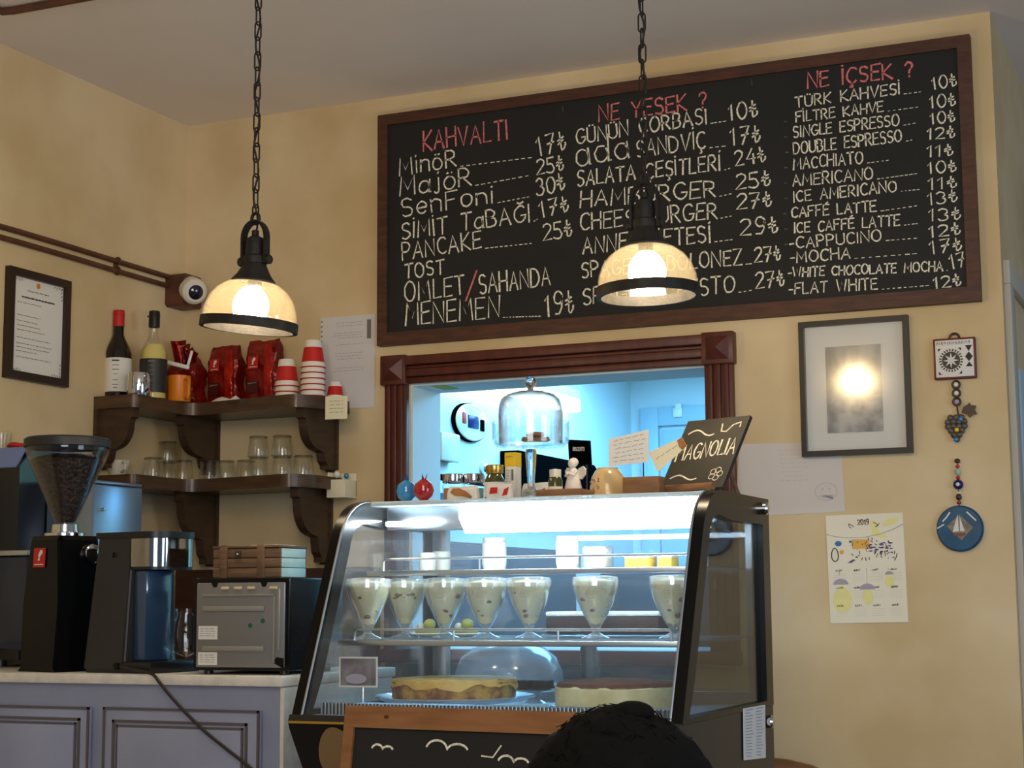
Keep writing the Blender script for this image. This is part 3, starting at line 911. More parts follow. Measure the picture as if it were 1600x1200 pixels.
k = thing('framed_certificate', 'brown framed printed certificate hanging on the left wall', 'certificate', (-3.43, 4.102, 2.0))
b = new()
frame_prism(b, [(-.145, -.172), (.145, -.172), (.145, .172), (-.145, .172)], [(-.120, -.147), (.120, -.147), (.120, .147), (-.120, .147)], .001, .022, 0)
obj('frame', b, 'darkframe', k)
obj('document', bx(new(), .001, .009, -.122, .122, -.149, .149), 'paper', k)
sh = Sheet((.0092, 0, 0), (0, 1, 0), (0, 0, 1))
rnd = random.Random(4)
b = new()
for yy in (.07, .03, .012, -.002, -.016, -.04, -.058, -.07, -.082, -.10):
    scribble(b, sh, -.095, -.095 + rnd.uniform(.09, .18), yy - .0, .002, rnd, .0008)
obj('print', b, 'ink', k)
b = new()
scribble(b, sh, -.075, .08, .088, .0045, rnd, .001)
scribble(b, sh, -.05, .05, .11, .002, rnd, .001)
obj('title', b, 'inkd', k)
b = new()
sh.disc(b, 0, .132, .009)
obj('emblem', b, 'orange', k)
b = new()
for i in range(4):
    for s1, s2 in ((-1, 1), (1, 1), (-1, -1), (1, -1)):
        sh.stroke(b, [(s1 * (.116 - .012 * i), s2 * .143), (s1 * (.11 - .012 * i), s2 * (.136 + .003 * (i % 2)))], .003)
        sh.stroke(b, [(s1 * .116, s2 * (.143 - .012 * i)), (s1 * .110, s2 * (.138 - .012 * i))], .003)
obj('border', b, 'stonegrey', k)

# ================================================================== CORNER SHELVES
SU, SL, TH = 1.817, 1.558, .042


def shelf_outline(xr):
    p = [(-3.428, 4.898), (-3.428, 4.40)]
    p += arcp(-3.292, 4.43, .03, .03, -90, 0, 5)
    p += arcp(-3.262 + .05, 4.655, .05, .045, 180, 90, 6)[0:]
    p += [(-3.15, 4.69)]
    p += arcp(xr - .075, 4.66, .04, .03, -100, -40, 4)
    p += [(xr - .01, 4.70), (xr, 4.74), (xr, 4.898)]
    return p


def wall_bracket_profile(dep, hgt):
    """(outward, down) outline of a scrolled bracket"""
    pr = [(0, 0), (dep, 0), (dep, -.03)]
    pr += [(dep - .012, -.035), (dep - .016, -.05)]
    pr += arcp(dep - .016 - dep * .42, -.05, dep * .42, hgt * .42, 0, -75, 7)
    pr += [(dep * .40, -.05 - hgt * .45), (dep * .36, -hgt * .86), (dep * .28, -hgt * .93), (dep * .28, -hgt), (0, -hgt)]
    return pr


def corner_shelf(z, xr, label, hb, xb):
    t = thing('corner_shelf', label, 'shelf', (0, 0, z), group='walnut corner shelves')
    b = new()
    prism(b, shelf_outline(xr), -TH, 0, 2)
    obj('shelf_board', b, 'shelf_wood', t)
    for x in xb:
        b = new()
        pr = wall_bracket_profile(.215, hb)
        prism(b, [(4.897 - o, -TH + d) for o, d in pr], x - .016, x + .016, 0)
        bx(b, x - .022, x + .022, 4.885, 4.898, -TH - hb - .006, -TH)
        obj('bracket', b, 'bracket', t)
    b = new()
    pr = wall_bracket_profile(.145, hb)
    prism(b, [(-3.427 + o, -TH + d) for o, d in pr], 4.415, 4.447, 1)
    bx(b, -3.428, -3.415, 4.40, 4.46, -TH - hb - .006, -TH)
    obj('bracket', b, 'bracket', t)
    return t


corner_shelf(SU, -2.752, 'upper walnut corner shelf carrying bottles, coffee bags and paper cups', .19, (-3.29, -2.815))
corner_shelf(SL, -2.775, 'lower walnut corner shelf carrying upturned glasses and a white cup', .24, (-3.29, -2.835))


def at_shelf(u, y, z):
    p = P(u, 700, 1, y)
    # follow the column of the picture down to the shelf height at that depth
    for _ in range(3):
        d = P(u, 700 + (p.z - z) * 460, 1, y)
        p = Vector((d.x, y, z))
    return p


# ---- bottles
def bottle(label, liq, capm, labm, u, y, clear_neck):
    t = thing('syrup_bottle', label, 'bottle', at_shelf(u, y, SU + .0005), group='syrup bottles on the upper shelf')
    pr = [(0, 0), (.043, 0), (.045, .005), (.045, .155), (.040, .172), (.026, .198), (.0185, .215), (.0175, .262), (.017, .27), (0, .27)]
    if clear_neck:
        obj('glass_body', lathe(new(), pr[:-1] + [(.014, .27), (.0155, .215), (.023, .197)], 32), 'tumbler', t)
        obj('syrup', lathe(new(), [(0, .004), (.0415, .004), (.0415, .156), (.036, .172), (.027, .186), (0, .186)], 32), liq, t)
    else:
        obj('glass_body', lathe(new(), pr, 32), liq, t)
    obj('paper_label', lathe(new(), [(.0452, .022), (.0457, .022), (.0457, .135), (.0452, .135)], 32), labm, t)
    obj('cap', lathe(new(), [(0, .3), (.0175, .3), (.0185, .296), (.0188, .245), (.0172, .245)], 24), capm, t)
    b = new()
    tube(b, [(.018 * math.cos(a), .018 * math.sin(a), .284) for a in [2 * PI * i / 16 for i in range(16)]], .002, 6, closed=True)
    box(b, (-.022, 0, .284), (.012, .004, .004))
    obj('tear_ring', b, capm, t)
    b = new()
    a0 = R(-62)
    for i, (zz_, wl) in enumerate(((.125, .5), (.11, .45), (.095, .5), (.08, .3), (.06, .35), (.045, .4), (.034, .3))):
        pts = [(.0461 * math.cos(a0 + wl * (j / 4 - .5)), .0461 * math.sin(a0 + wl * (j / 4 - .5)), zz_) for j in range(5)]
        tube(b, pts, .0012 if i else .003, 4)
    obj('label_print', b, 'inkd' if not clear_neck else 'ink', t)
    return t


bottle('dark syrup bottle with red cap and white label on the upper shelf', 'syrup', 'red', 'paper', 181, 4.50, False)
bottle('pale yellow syrup bottle with black cap and dark label on the upper shelf', 'creamsyrup', 'black', 'charcoal', 237, 4.565, True)

# ---- steel pitcher
t = thing('milk_pitcher', 'small shiny steel milk pitcher between the two syrup bottles', 'pitcher', at_shelf(215, 4.47, SU + .0005), R(-20))
obj('body', lathe(new(), [(0, 0), (.036, 0), (.038, .004), (.037, .06), (.034, .078), (.0325, .078), (.035, .06), (.036, .006), (0, .004)], 32), 'chrome', t)
obj('handle', tube(new(), [(.034, 0, .066), (.052, 0, .068), (.058, 0, .05), (.054, 0, .025), (.036, 0, .014)], .0042, 8), 'chrome', t)

# ---- orange mug
t = thing('enamel_mug', 'orange mug with square handle at the inner corner of the upper shelf', 'mug', at_shelf(278, 4.655, SU + .0005), R(-25))
obj('body', lathe(new(), [(0, 0), (.037, 0), (.039, .003), (.0395, .088), (.037, .088), (.0365, .006), (0, .005)], 32), 'orange', t)
obj('handle', tube(new(), [(.037, 0, .074), (.060, 0, .074), (.064, 0, .068), (.064, 0, .016), (.060, 0, .010), (.037, 0, .010)], .0055, 8), 'orange', t)


# ---- coffee bags
def bag_mesh(w_, d, h, top, seed, amp=.004):
    b = new()
    nx, nz = 14, 18
    grid = {}
    for side in (0, 1):
        for i in range(nx + 1):
            for j in range(nz + 1):
                fx, fz = i / nx * 2 - 1, j / nz
                hw = w_ / 2 * (1 - .05 * fz * fz) * (1 if fz < .85 else 1 - (fz - .85) * .8 * top)
                dd = d / 2 * (1 - abs(fx) ** 6 * .35) * (1 if fz < .74 else max(.10, 1 - (fz - .74) / .26 * .90))
                grid[side, i, j] = b.verts.new((fx * hw, -dd if side == 0 else dd, fz * h))
    for side in (0, 1):
        for i in range(nx):
            for j in range(nz):
                q = [grid[side, i, j], grid[side, i + 1, j], grid[side, i + 1, j + 1], grid[side, i, j + 1]]
                b.faces.new(q if side == 0 else q[::-1])
    for j in range(nz):
        b.faces.new((grid[0, 0, j], grid[0, 0, j + 1], grid[1, 0, j + 1], grid[1, 0, j]))
        b.faces.new((grid[0, nx, j + 1], grid[0, nx, j], grid[1, nx, j], grid[1, nx, j + 1]))
    for i in range(nx):
        b.faces.new((grid[0, i + 1, 0], grid[0, i, 0], grid[1, i, 0], grid[1, i + 1, 0]))
        b.faces.new((grid[0, i, nz], grid[0, i + 1, nz], grid[1, i + 1, nz], grid[1, i, nz]))
    wrinkle(b, amp, seed, 55)
    wrinkle(b, amp * .5, seed + 3, 130)
    for v in b.verts:
        v.co.z = max(v.co.z, 0)
    return b


def emblem(t, sh, a, bb, s, off=.001):
    """red square badge with a white capped head in profile and a line of small lettering"""
    b = new()
    sh.rect(b, a - .5 * s, a + .5 * s, bb - .5 * s, bb + .5 * s, off)
    e = obj('badge', b, 'red', t)
    b = new()
    pr = [(-.10, -.2), (.02, -.22), (.08, -.08), (.02, -.02), (.12, .02), (.14, .10), (.26, .16), (.24, .34), (.06, .36), (-.04, .2), (-.10, .06), (-.02, -.06), (-.12, -.12)]
    sh.poly(b, [(a + x * s, bb + y * s + .04 * s) for x, y in pr], off + .0006)
    sh.stroke(b, [(a - .36 * s, bb - .36 * s), (a + .36 * s, bb - .36 * s)], .045 * s, off + .0006)
    obj('emblem', b, 'paper', e)
    return e


pz = SU + .001
t = thing('coffee_bag', 'open red foil coffee bag, rolled top closed by a white clip, behind the orange mug', 'coffee bag', at_shelf(288, 4.79, pz), R(-14), 'red coffee bags on the upper shelf')
obj('pouch', bag_mesh(.150, .085, .165, 1.0, 3, .006), 'foil', t)
b = new()
for i, (x0, x1) in enumerate(((-.045, .0), (-.005, .03), (.025, .055))):
    n = 8
    A = [b.verts.new((x0 + (x1 - x0) * j / n, -.010 + .014 * math.sin(j * 1.9 + i), .150)) for j in range(n + 1)]
    B = [b.verts.new((x0 - .006 + (x1 - x0 + .012) * j / n, -.016 + .024 * math.sin(j * 2.3 + i * 2), .225 + .012 * math.sin(j * 1.3 + i) - .015 * i)) for j in range(n + 1)]
    for j in range(n):
        b.faces.new((A[j], A[j + 1], B[j + 1], B[j]))
r_ = bmesh.ops.solidify(b, geom=b.faces[:], thickness=.0015)
obj('rolled_top', b, 'foil_lit', t)
b = new()
wr = new()
prism(wr, [(-.02, .0), (.075, .0), (.07, .06), (.04, .10), (.0, .12), (.02, .05)], -.049, -.043, 1)
wrinkle(wr, .003, 9, 60)
for v in wr.verts:
    v.co.z = max(v.co.z, 0)
obj('side_fold', wr, 'foil_lit', t)
pc = Vector(t.location)
k = thing('bag_clip', 'white plastic clip across the top of the open red coffee bag', 'clip', pc + Vector((.020, -.092, .137)), 0, None, (0, R(15), R(18)))
obj('jaw', bx(new(), -.052, .052, -.007, .007, -.0075, .0075, .004), 'ceramic', k)
obj('pivot', ball(new(), (-.052, 0, 0), .0085), 'ceramic', k)
obj('arm', bx(new(), .040, .050, -.004, .004, .002, .060, .003, 2), 'ceramic', k)
b0 = None
for i, (u, y, rz, h, lb, sd) in enumerate(((352, 4.805, -6, .205, 'sealed red coffee bag standing in the middle of the three bags', 21), (412, 4.81, -3, .215, 'sealed red coffee bag nearest the paper cups', 33))):
    t = thing('coffee_bag', lb, 'coffee bag', at_shelf(u, y, pz), R(rz), 'red coffee bags on the upper shelf')
    obj('pouch', bag_mesh(.128, .07, h, .25, sd, .004), 'foil', t)
    st = bag_mesh(.034, .014, h * .9, .2, sd + 5, .003)
    bmesh.ops.translate(st, verts=st.verts, vec=(.042, -.037, 0))
    obj('shiny_gusset', st, 'foil_lit', t)
    emblem(t, Sheet((-.018, -.0425, .135), (1, 0, 0), (0, 0, 1)), 0, 0, .042)
    b = new()
    s2 = Sheet((-.018, -.0425, .05))
    s2.rect(b, -.025, .02, -.018, .022)
    pl2 = obj('name_panel', b, mat('dark_red_panel', (70, 10, 10), .5), t)
    b = new()
    s2.stroke(b, [(-.018, .014), (.014, .016)], .0035, .0012)
    obj('lettering', b, 'stonegrey', pl2)
b = new()
for j, (cx, cy, rr) in enumerate(((0, 0, .05), (.05, .01, .03))):
    lathe(b, [(0, .022), (rr * .4, .014), (rr * .8, .006), (rr, .0)], 14, Matrix.Translation((cx, cy, 0)), sy=.5, wob=.14)
wrinkle(b, .003, 5, 90)
for v in b.verts:
    v.co.z = max(v.co.z, 0)
tag(obj('crumpled_tissue', b, 'paper', None, at_shelf(345, 4.722, SU)), 'crumpled white tissue before the coffee bags on the upper shelf', 'tissue')

# ---- paper cups, upside down and nested
cup0 = thing('paper_cup', 'x', 'paper cup', (0, 0, 0), group='upturned red paper cups on the upper shelf')
cz_ = .092


def cr(z):
    return .0405 - .0135 * z / cz_


obj('shell', lathe(new(), [(cr(0), 0), (cr(.012), .012), (cr(.0185), .0185)], 32), 'whitecup', cup0)
obj('red_sleeve', lathe(new(), [(cr(.0185), .0185), (cr(.068), .068)], 32), 'redcup', cup0)
obj('cup_base', lathe(new(), [(cr(.068), .068), (cr(.089), .089), (cr(.092) - .001, .092), (cr(.092) - .004, .0915), (cr(.092) - .004, .088), (0, .088)], 32), 'whitecup', cup0)
obj('lip', lathe(new(), [(cr(0), -.0), (cr(0) + .0018, .001), (cr(0) + .0018, .0028), (cr(0), .0035)], 32), 'redcup', cup0)
tall = at_shelf(488, 4.735, SU)
words = ['bottom cup', 'second cup from the bottom', 'third cup from the bottom', 'fourth cup from the bottom', 'fifth cup from the bottom', 'topmost cup']
for i in range(6):
    c = cup0 if i == 0 else copy_tree(cup0)
    c.location = tall + Vector((0, 0, .0005 + .0192 * i))
    c['label'] = words[i] + ' of the tall stack of upturned red paper cups'
low = at_shelf(447, 4.735, SU)
for i, wd_ in enumerate(('bottom cup', 'middle cup', 'topmost cup')):
    again(cup0, low + Vector((0, 0, .0005 + .0192 * i - .008 * (0))), wd_ + ' of the short stack of upturned red paper cups')
c = again(cup0, at_shelf(523, 4.82, SU) + Vector((0, 0, .0005)), 'single small red paper cup standing right of the tall stack')
c.scale = (.72, .72, .62)
# ---- tag on the shelf end
t = thing('paper_tag', 'handwritten paper note hanging from the right end of the upper shelf', 'note', at_shelf(526, 4.70, SU - .035), R(10))
b = bx(new(), -.040, .036, -.0008, .0008, -.047, .028)
wrinkle(b, .001, 2, 40)
obj('note_paper', b, 'cream', t)
b = new()
sh = Sheet((0, -.0018, 0))
rnd = random.Random(8)
for yy in (.012, 0, -.012, -.024):
    scribble(b, sh, -.025, .022, yy, .0012, rnd, .001)
obj('handwriting', b, 'ink', t)
# ---- glasses on the lower shelf
g0 = thing('glass_tumbler', 'x', 'glass', (0, 0, 0), group='upturned glasses on the lower shelf')
GH = .069


def tumbler_bm(h, r0, r1):
    return lathe(new(), [(r0, 0), (r0 + .001, .003), (r1, h - .004), (r1 - .003, h), (0, h), (0, h - .009), (r1 - .004, h - .009), (r0 - .0022, .004), (r0 - .002, 0), (r0, 0)], 28)


obj('glass_body', tumbler_bm(GH, .0365, .031), 'tumbler', g0)
obj('rim_line', lathe(new(), [(.0366, 0), (.0376, .0012), (.0366, .0024)], 28), 'darkglass', g0)
obj('base_ring', lathe(new(), [(.0313, GH - .006), (.0318, GH - .003), (.0295, GH + .0003), (.0265, GH - .0002)], 28), 'darkglass', g0)
gl_specs = [
    (404, 4.75, 0, 'lower glass of the left stacked pair on the lower shelf'), (404, 4.75, 1, 'top glass of the left stacked pair on the lower shelf'),
    (441, 4.76, 0, 'lower glass of the right stacked pair on the lower shelf'), (441, 4.76, 1, 'top glass of the right stacked pair on the lower shelf'),
    (474, 4.77, 0, 'single upturned glass nearest the right end of the lower shelf'),
    (385, 4.84, 0, 'clear glass just left of the stacked pairs, at the back of the lower shelf'),
    (353, 4.82, 0, 'clear glass in the middle of the lower shelf right of the corner bracket'),
    (328, 4.80, 0, 'clear glass beside the corner bracket on the lower shelf'),
    (286, 4.74, 0, 'clear glass left of the corner bracket, nearest the inner edge of the lower shelf'),
    (262, 4.76, 0, 'lower glass of the small stack at the corner of the lower shelf'), (262, 4.76, 1, 'top glass of the small stack at the corner of the lower shelf'),
    (240, 4.60, 0, 'clear glass standing right of the white cup on the lower shelf')]
first = True
for u, y, lvl, lb in gl_specs:
    p = at_shelf(u, y, SL + .0005) + Vector((0, 0, lvl * (GH + .0006)))
    if first:
        g0.location = p
        g0['label'] = lb
        first = False
    else:
        again(g0, p, lb)
t = thing('coffee_cup', 'white coffee cup behind the grinder on the lower shelf', 'cup', at_shelf(184, 4.51, SL + .0005), R(-30))
obj('body', lathe(new(), [(0, 0), (.022, 0), (.024, .006), (.038, .03), (.043, .055), (.041, .055), (.035, .03), (.02, .008), (0, .007)], 32), 'ceramic', t)
obj('handle', tube(new(), [(.040, 0, .046), (.055, 0, .05), (.066, 0, .04), (.062, 0, .024), (.034, 0, .016)], .0042, 8), 'ceramic', t)
# ---- small holder box at the end of the lower shelf
hb = P(530, 760, 1, 4.86)
t = thing('card_holder', 'small cream holder box on the wall at the right end of the lower shelf', 'holder', (hb.x + .012, 4.9, hb.z), 0)
b = new()
bx(b, -.035, .035, -.085, -.078, -.035, .02, .002)
bx(b, -.035, .035, -.012, -.002, -.035, .045, .002)
bx(b, -.035, -.028, -.08, -.005, -.035, .045, .002)
bx(b, .028, .035, -.08, -.005, -.035, .02, .002)
bx(b, -.035, .035, -.085, -.002, -.04, -.033, .002)
obj('box', b, 'cream', t)
obj('ornament', ball(new(), (-.015, -.05, .04), .011, (1, 1, 1.2)), 'ceramic', t)
obj('ornament', ball(new(), (.018, -.045, .034), .009), 'blueglass', t)
obj('ornament_stem', tube(new(), [(.018, -.045, -.03), (.018, -.045, .03)], .0015, 5), 'bronze', t)

# ---- document in a plastic sleeve
t = thing('document_sleeve', 'white document in a plastic sleeve pinned between the shelf and the menu board', 'document', (-2.76, 4.9, 1.953))
b = bx(new(), -.098, .104, -.0035, -.001, -.16, .158)
obj('sleeve', b, 'sleeve', t)
b = new()
bx(b, -.108, -.097, -.003, -.001, .03, .158)
st_ = obj('punched_strip', b, 'sleeve', t)
b = new()
for i in range(7):
    Sheet((-.1025, -.003, .145 - .017 * i)).disc(b, 0, 0, .0035, off=.0004, n=10)
obj('hole', b, 'stonegrey', st_)
sh = Sheet((0, -.0035, 0))
b = new()
rnd = random.Random(12)
for yy in (.135, .125, .10, .092, .084, .06, .03, .02, .01, -.02, -.03):
    scribble(b, sh, -.06 + rnd.uniform(0, .03), .06, yy, .0016, rnd, .0005)
obj('print', b, 'mauve', t)
b = new()
sh.rect(b, .074, .090, .075, .14)
obj('stamp', b, 'ink', t)

# ================================================================== BACK-BAR behind the counter
t = thing('back_bar', 'dark brown wooden back bar along the wall under the corner shelves', 'cabinet', (0, 0, 0))
obj('backsplash', bx(new(), -3.42, -2.63, 4.86, 4.898, .78, 1.258, .004), 'backbar', t)
obj('cabinet_body', bx(new(), -3.42, -2.63, 4.50, 4.858, FLOOR, .75, .004), 'backbar', t)
obj('worktop', bx(new(), -3.42, -2.62, 4.48, 4.858, .752, .778, .004), 'backbar', t)

HC = .905
t = thing('hatch_counter', 'dark staff-side counter under the kitchen hatch, seen through the pastry case', 'counter', (0, 0, 0))
obj('body', bx(new(), -2.6, -1.56, 4.50, 4.87, FLOOR, HC - .03, .004), 'backbar', t)
obj('top', bx(new(), -2.605, -1.55, 4.47, 4.87, HC - .029, HC, .004), 'slatesteel', t)
obj('splashback', bx(new(), -2.6, -1.56, 4.872, 4.898, HC - .2, .945, .002), 'slatesteel', t)


def hc_at(u, y):
    p = P(u, 1040, 1, y)
    return Vector((p.x, y, HC + .0005))


t = thing('black_canister', 'black canister with pale knob behind the cheesecake at the back of the case', 'canister', hc_at(648, 4.62))
obj('body', lathe(new(), [(0, 0), (.040, 0), (.042, .004), (.034, .108), (0, .110)], 24), 'black', t)
obj('knob', lathe(new(), [(0, .1105), (.018, .1105), (.018, .135), (0, .138)], 20), 'ceramic', t)
t = thing('cake_cover', 'large pale plastic cake cover behind the case shelves on the staff counter', 'cover', hc_at(795, 4.66))
cv = [(.165, 0), (.162, .03), (.145, .07), (.11, .098), (.06, .112), (0, .116)]
obj('cover', lathe(new(), cv, 40), glass('milky_plastic', (.8, .88, .95), .08, .4, 2, .15, haze=.45, hazecol=(.75, .85, .95)), t)
obj('grip', ball(new(), (0, 0, .122), .012), 'ceramic', t)
t = thing('dark_bottle', 'tall dark bottle on the staff counter between the two cakes', 'bottle', hc_at(920, 4.62))
obj('body', lathe(new(), [(0, 0), (.024, 0), (.025, .003), (.025, .10), (.014, .125), (.012, .15), (0, .15)], 24), 'black', t)
obj('cap', lathe(new(), [(0, .1505), (.014, .1505), (.014, .17), (0, .17)], 20), 'charcoal', t)

# ================================================================== LEFT COUNTER
CT = .965
pf = P(220, 1054, 2, CT)
CY = pf.y
CXE = P(441, 1058, 1, CY).x
k = thing('counter_cabinet', 'grey-blue painted counter cabinet with panelled doors under the coffee machines', 'cabinet', (0, CY, FLOOR))
obj('carcass', bx(new(), -3.42, CXE - .012, .02, .58, 0, CT - FLOOR - .027), 'cabinet', k)
obj('side_panel', bx(new(), CXE - .012, CXE - .002, .012, .58, 0, CT - FLOOR - .027), 'stone', k)


def cyx(u, v, y):
    p = P(u, v, 1, y)
    return p.x, p.z - FLOOR


def door(u0, u1, vt, i0, i1, vi, name='door'):
    x0, z1 = cyx(u0, vt, CY + .02)
    x1, _ = cyx(u1, vt, CY + .02)
    a0, c1 = cyx(i0, vi, CY + .02)
    a1, _ = cyx(i1, vi, CY + .02)
    z0, c0 = .08, .16
    b = new()
    bx(b, x0, x1, .002, .018, z0, z1, .003)
    d = obj(name, b, 'cabinet', k)
    g = new()
    for (p0, p1, q0, q1, wd) in ((x0, x1, z0, z1, .006), (a0 - .012, a1 + .012, c0, c1 + .012, .007), (a0, a1, c0 + .012, c1, .005)):
        bx(g, p0, p0 + wd, -.002, .003, q0, q1)
        bx(g, p1 - wd, p1, -.002, .003, q0, q1)
        bx(g, p0, p1, -.002, .003, q1 - wd, q1)
        bx(g, p0, p1, -.002, .003, q0, q0 + wd)
    obj('moulding', g, 'glaze', d)
    obj('raised_panel', bx(new(), a0 + .006, a1 - .006, -.004, .003, c0 + .02, c1 - .006, .004), 'cabinet', d)


door(-110, 147, 1098, -86, 127, 1122)
door(169, 412, 1104, 189, 387, 1131)
tag(obj('worktop', bx(new(), -3.42, CXE, CY, CY + .6, CT - .026, CT, .004), 'stone'), 'pale stone worktop on the grey-blue counter cabinet', 'worktop')


def on_counter(u, y):
    p = P(u, 1000, 1, y)
    return Vector((p.x, y, CT + .0005))


# ---- coffee grinder
gp = on_counter(97, CY + .13)
t = thing('coffee_grinder', 'tall black coffee grinder with bean-filled hopper on the left counter', 'grinder', gp, R(-14))
b = new()
lathe(b, [(0, 0), (.116, 0), (.116, .01), (.106, .18), (.096, .352), (.086, .364), (0, .364)], 4, Matrix.Rotation(R(45), 4, 'Z'))
bmesh.ops.bevel(b, geom=[e for e in b.edges if abs(e.verts[0].co.z - e.verts[1].co.z) > .1 and e.verts[0].co.xy.length > .02 and e.verts[1].co.xy.length > .02], offset=.012, segments=4, affect='EDGES')
obj('body', b, 'blackgloss', t, ang=28)
obj('collar', lathe(new(), [(0, .364), (.056, .364), (.056, .372), (.038, .376), (.036, .396), (.030, .398), (0, .398)], 32), 'chrome', t)
hop = [(.029, .397), (.031, .405), (.104, .572), (.112, .596), (.112, .612)]
obj('hopper', lathe(new(), hop + [(r_ - .003, z) for r_, z in hop][::-1], 40), 'hopper', t)
b = new()
lathe(b, [(0, .401), (.025, .402), (.027, .407), (.096, .563), (.098, .572), (.080, .581), (.045, .588), (0, .59)], 40)
obj('beans', b, 'beans', t)['kind'] = 'stuff'
obj('lid', lathe(new(), [(0, .635), (.110, .634), (.117, .629), (.117, .608), (.1135, .606), (.1135, .612), (0, .614)], 40), 'charcoal', t)
obj('dial', lathe(new(), [(0, 0), (.024, 0), (.026, .004), (.026, .016), (.02, .02), (0, .02)], 24, Matrix.Translation((.064, .035, .315)) @ Matrix.Rotation(R(86), 4, 'Y')), 'chrome', t)
# badge on the facet turned to the room
emblem(t, Sheet((-.012, -.0722, .305), (1, 0, 0), Vector((0, .045, 1))), 0, 0, .052)

# ---- filter coffee maker
cp_ = on_counter(222, CY + .14)
t = thing('coffee_maker', 'dark filter coffee maker with chrome band, standing right of the grinder', 'coffee maker', cp_, R(-8))
b = new()
A0 = [(-.122, -.10), (.035, -.10), (.035, .10), (-.122, .10)]
A1 = [(-.098, -.075), (.035, -.075), (.035, .085), (-.098, .085)]
va = [b.verts.new((x, y, 0)) for x, y in A0]
vb = [b.verts.new((x, y, .365)) for x, y in A1]
b.faces.new(va[::-1]); b.faces.new(vb)
for i in range(4):
    b.faces.new((va[i], va[(i + 1) % 4], vb[(i + 1) % 4], vb[i]))
bmesh.ops.bevel(b, geom=b.edges[:], offset=.010, segments=3, affect='EDGES')
obj('tower', b, 'charcoal', t)
b = new()
prism(b, [(.0, -.075)] + arcp(.07, -.025, .05, .05, -90, 0, 6) + arcp(.07, .04, .05, .05, 0, 90, 6) + [(0, .088)], .268, .352, 2)
hd_ = obj('brew_head', b, 'black', t)
b = new()
pl = [(.028, -.0765)] + arcp(.07, -.025, .0515, .0515, -90, 0, 6) + arcp(.07, .04, .0515, .0515, 0, 90, 6) + [(.028, .0915)]
A = [b.verts.new((x, y, .276)) for x, y in pl]
B = [b.verts.new((x, y, .350)) for x, y in pl]
for i in range(len(pl) - 1):
    b.faces.new((A[i], A[i + 1], B[i + 1], B[i]))
bmesh.ops.solidify(b, geom=b.faces[:], thickness=.001)
obj('chrome_band', b, 'chrome', hd_)
b = new()
prism(b, [(-.1, -.078)] + arcp(.07, -.025, .054, .054, -90, 0, 6) + arcp(.07, .04, .054, .054, 0, 90, 6) + [(-.1, .088)], .352, .368, 2)
obj('top_lid', b, 'black', t)
obj('water_tank', bx(new(), .034, .078, -.07, .03, .03, .268, .008), mat('tank_blue_sheen', (44, 66, 96), .2, coat=.5), t)  # blue reflected light put into the tank colour
obj('base', bx(new(), -.11, .124, -.098, .10, 0, .03, .008), 'black', t)
ct_ = obj('carafe', lathe(new(), [(0, .032), (.036, .032), (.042, .05), (.042, .11), (.03, .15), (.033, .165), (.031, .165), (.028, .15), (.039, .11), (.039, .052), (0, .036)], 28, Matrix.Translation((.088, .075, 0))), 'tumbler', t)
obj('carafe_handle', tube(new(), [(.122, .055, .15), (.135, .045, .145), (.136, .045, .07), (.126, .055, .06)], .006, 8), 'black', ct_)
obj('cord_grommet', lathe(new(), [(0, 0), (.009, 0), (.009, .008), (0, .008)], 16, Matrix.Translation((.012, -.1, .018)) @ Matrix.Rotation(R(90), 4, 'X')), 'blackgloss', t)
b = new()
box(b, (-.028, -.084, .308), (.004, .006, .014), None, .001)
obj('key_slot', b, 'blackgloss', t)

# power cord trailing over the counter front
q0 = P(238, 1050, 1, CY - .02)
pts = []
for (u, v) in ((232, 1043), (237, 1050), (246, 1062), (262, 1083), (290, 1114), (322, 1145), (356, 1172), (395, 1202), (425, 1240), (440, 1300)):
    pts.append(P(u, v, 1, CY - .02))
pts[0] = cp_ + Vector((.012, -.108, .018))
pts[1] = P(239, 1052, 1, CY - .012)
pts = pts + [Vector((pts[-1].x, CY - .03, .3)), Vector((pts[-1].x - .02, CY - .04, FLOOR + .03)), Vector((pts[-1].x - .1, CY - .09, FLOOR + .006)), Vector((pts[-1].x - .4, CY - .14, FLOOR + .006))]
pts = [p for p in pts if p.z > FLOOR]
sm = []
for i in range(len(pts) - 1):
    for j in range(4):
        sm.append(pts[i].lerp(pts[i + 1], j / 4))
sm.append(pts[-1])
for _ in range(2):
    sm = [sm[0]] + [(sm[i - 1] + sm[i] * 2 + sm[i + 1]) / 4 for i in range(1, len(sm) - 1)] + [sm[-1]]
tag(obj('power_cord', tube(new(), sm, .0042, 8), mat('dark_cord', (34, 24, 22), .6)), 'dark power cord trailing from the coffee maker down the cabinet front', 'cord')

# ---- mini oven seen from behind
x0 = P(304, 1000, 1, CY + .05).x
x1 = P(450, 1000, 1, CY + .05).x
W_ = (x1 - x0)
t = thing('mini_oven', 'black mini oven seen from behind, grey metal back panel, beside the pastry case', 'oven', ((x0 + x1) / 2, CY + .05, CT + .0005), R(3))
OH = .243
b = bx(new(), -W_ / 2, W_ / 2, 0, .30, .010, OH, .006)
obj('shell', b, 'blackgloss', t)
for sx in (-1, 1):
    for yy in (.03, .26):
        obj('foot', lathe(new(), [(0, 0), (.012, 0), (.012, .0105), (0, .0105)], 12, Matrix.Translation((sx * (W_ / 2 - .03), yy, 0))), 'black', t)
pn = obj('back_panel', bx(new(), -W_ / 2 + .012, W_ / 2 - .012, -.006, .002, .018, OH - .012, .003), 'ovengrey', t)
b = new()
pw_ = W_ - .024
for zc, xa, xb in ((.165, -.42, .28), (.065, -.42, .28)):
    bx(b, xa * pw_, xb * pw_, -.011, -.004, zc - .007, zc + .007, .003)
bx(b, -.42 * pw_, .40 * pw_, -.010, -.004, .196, .202, .002)
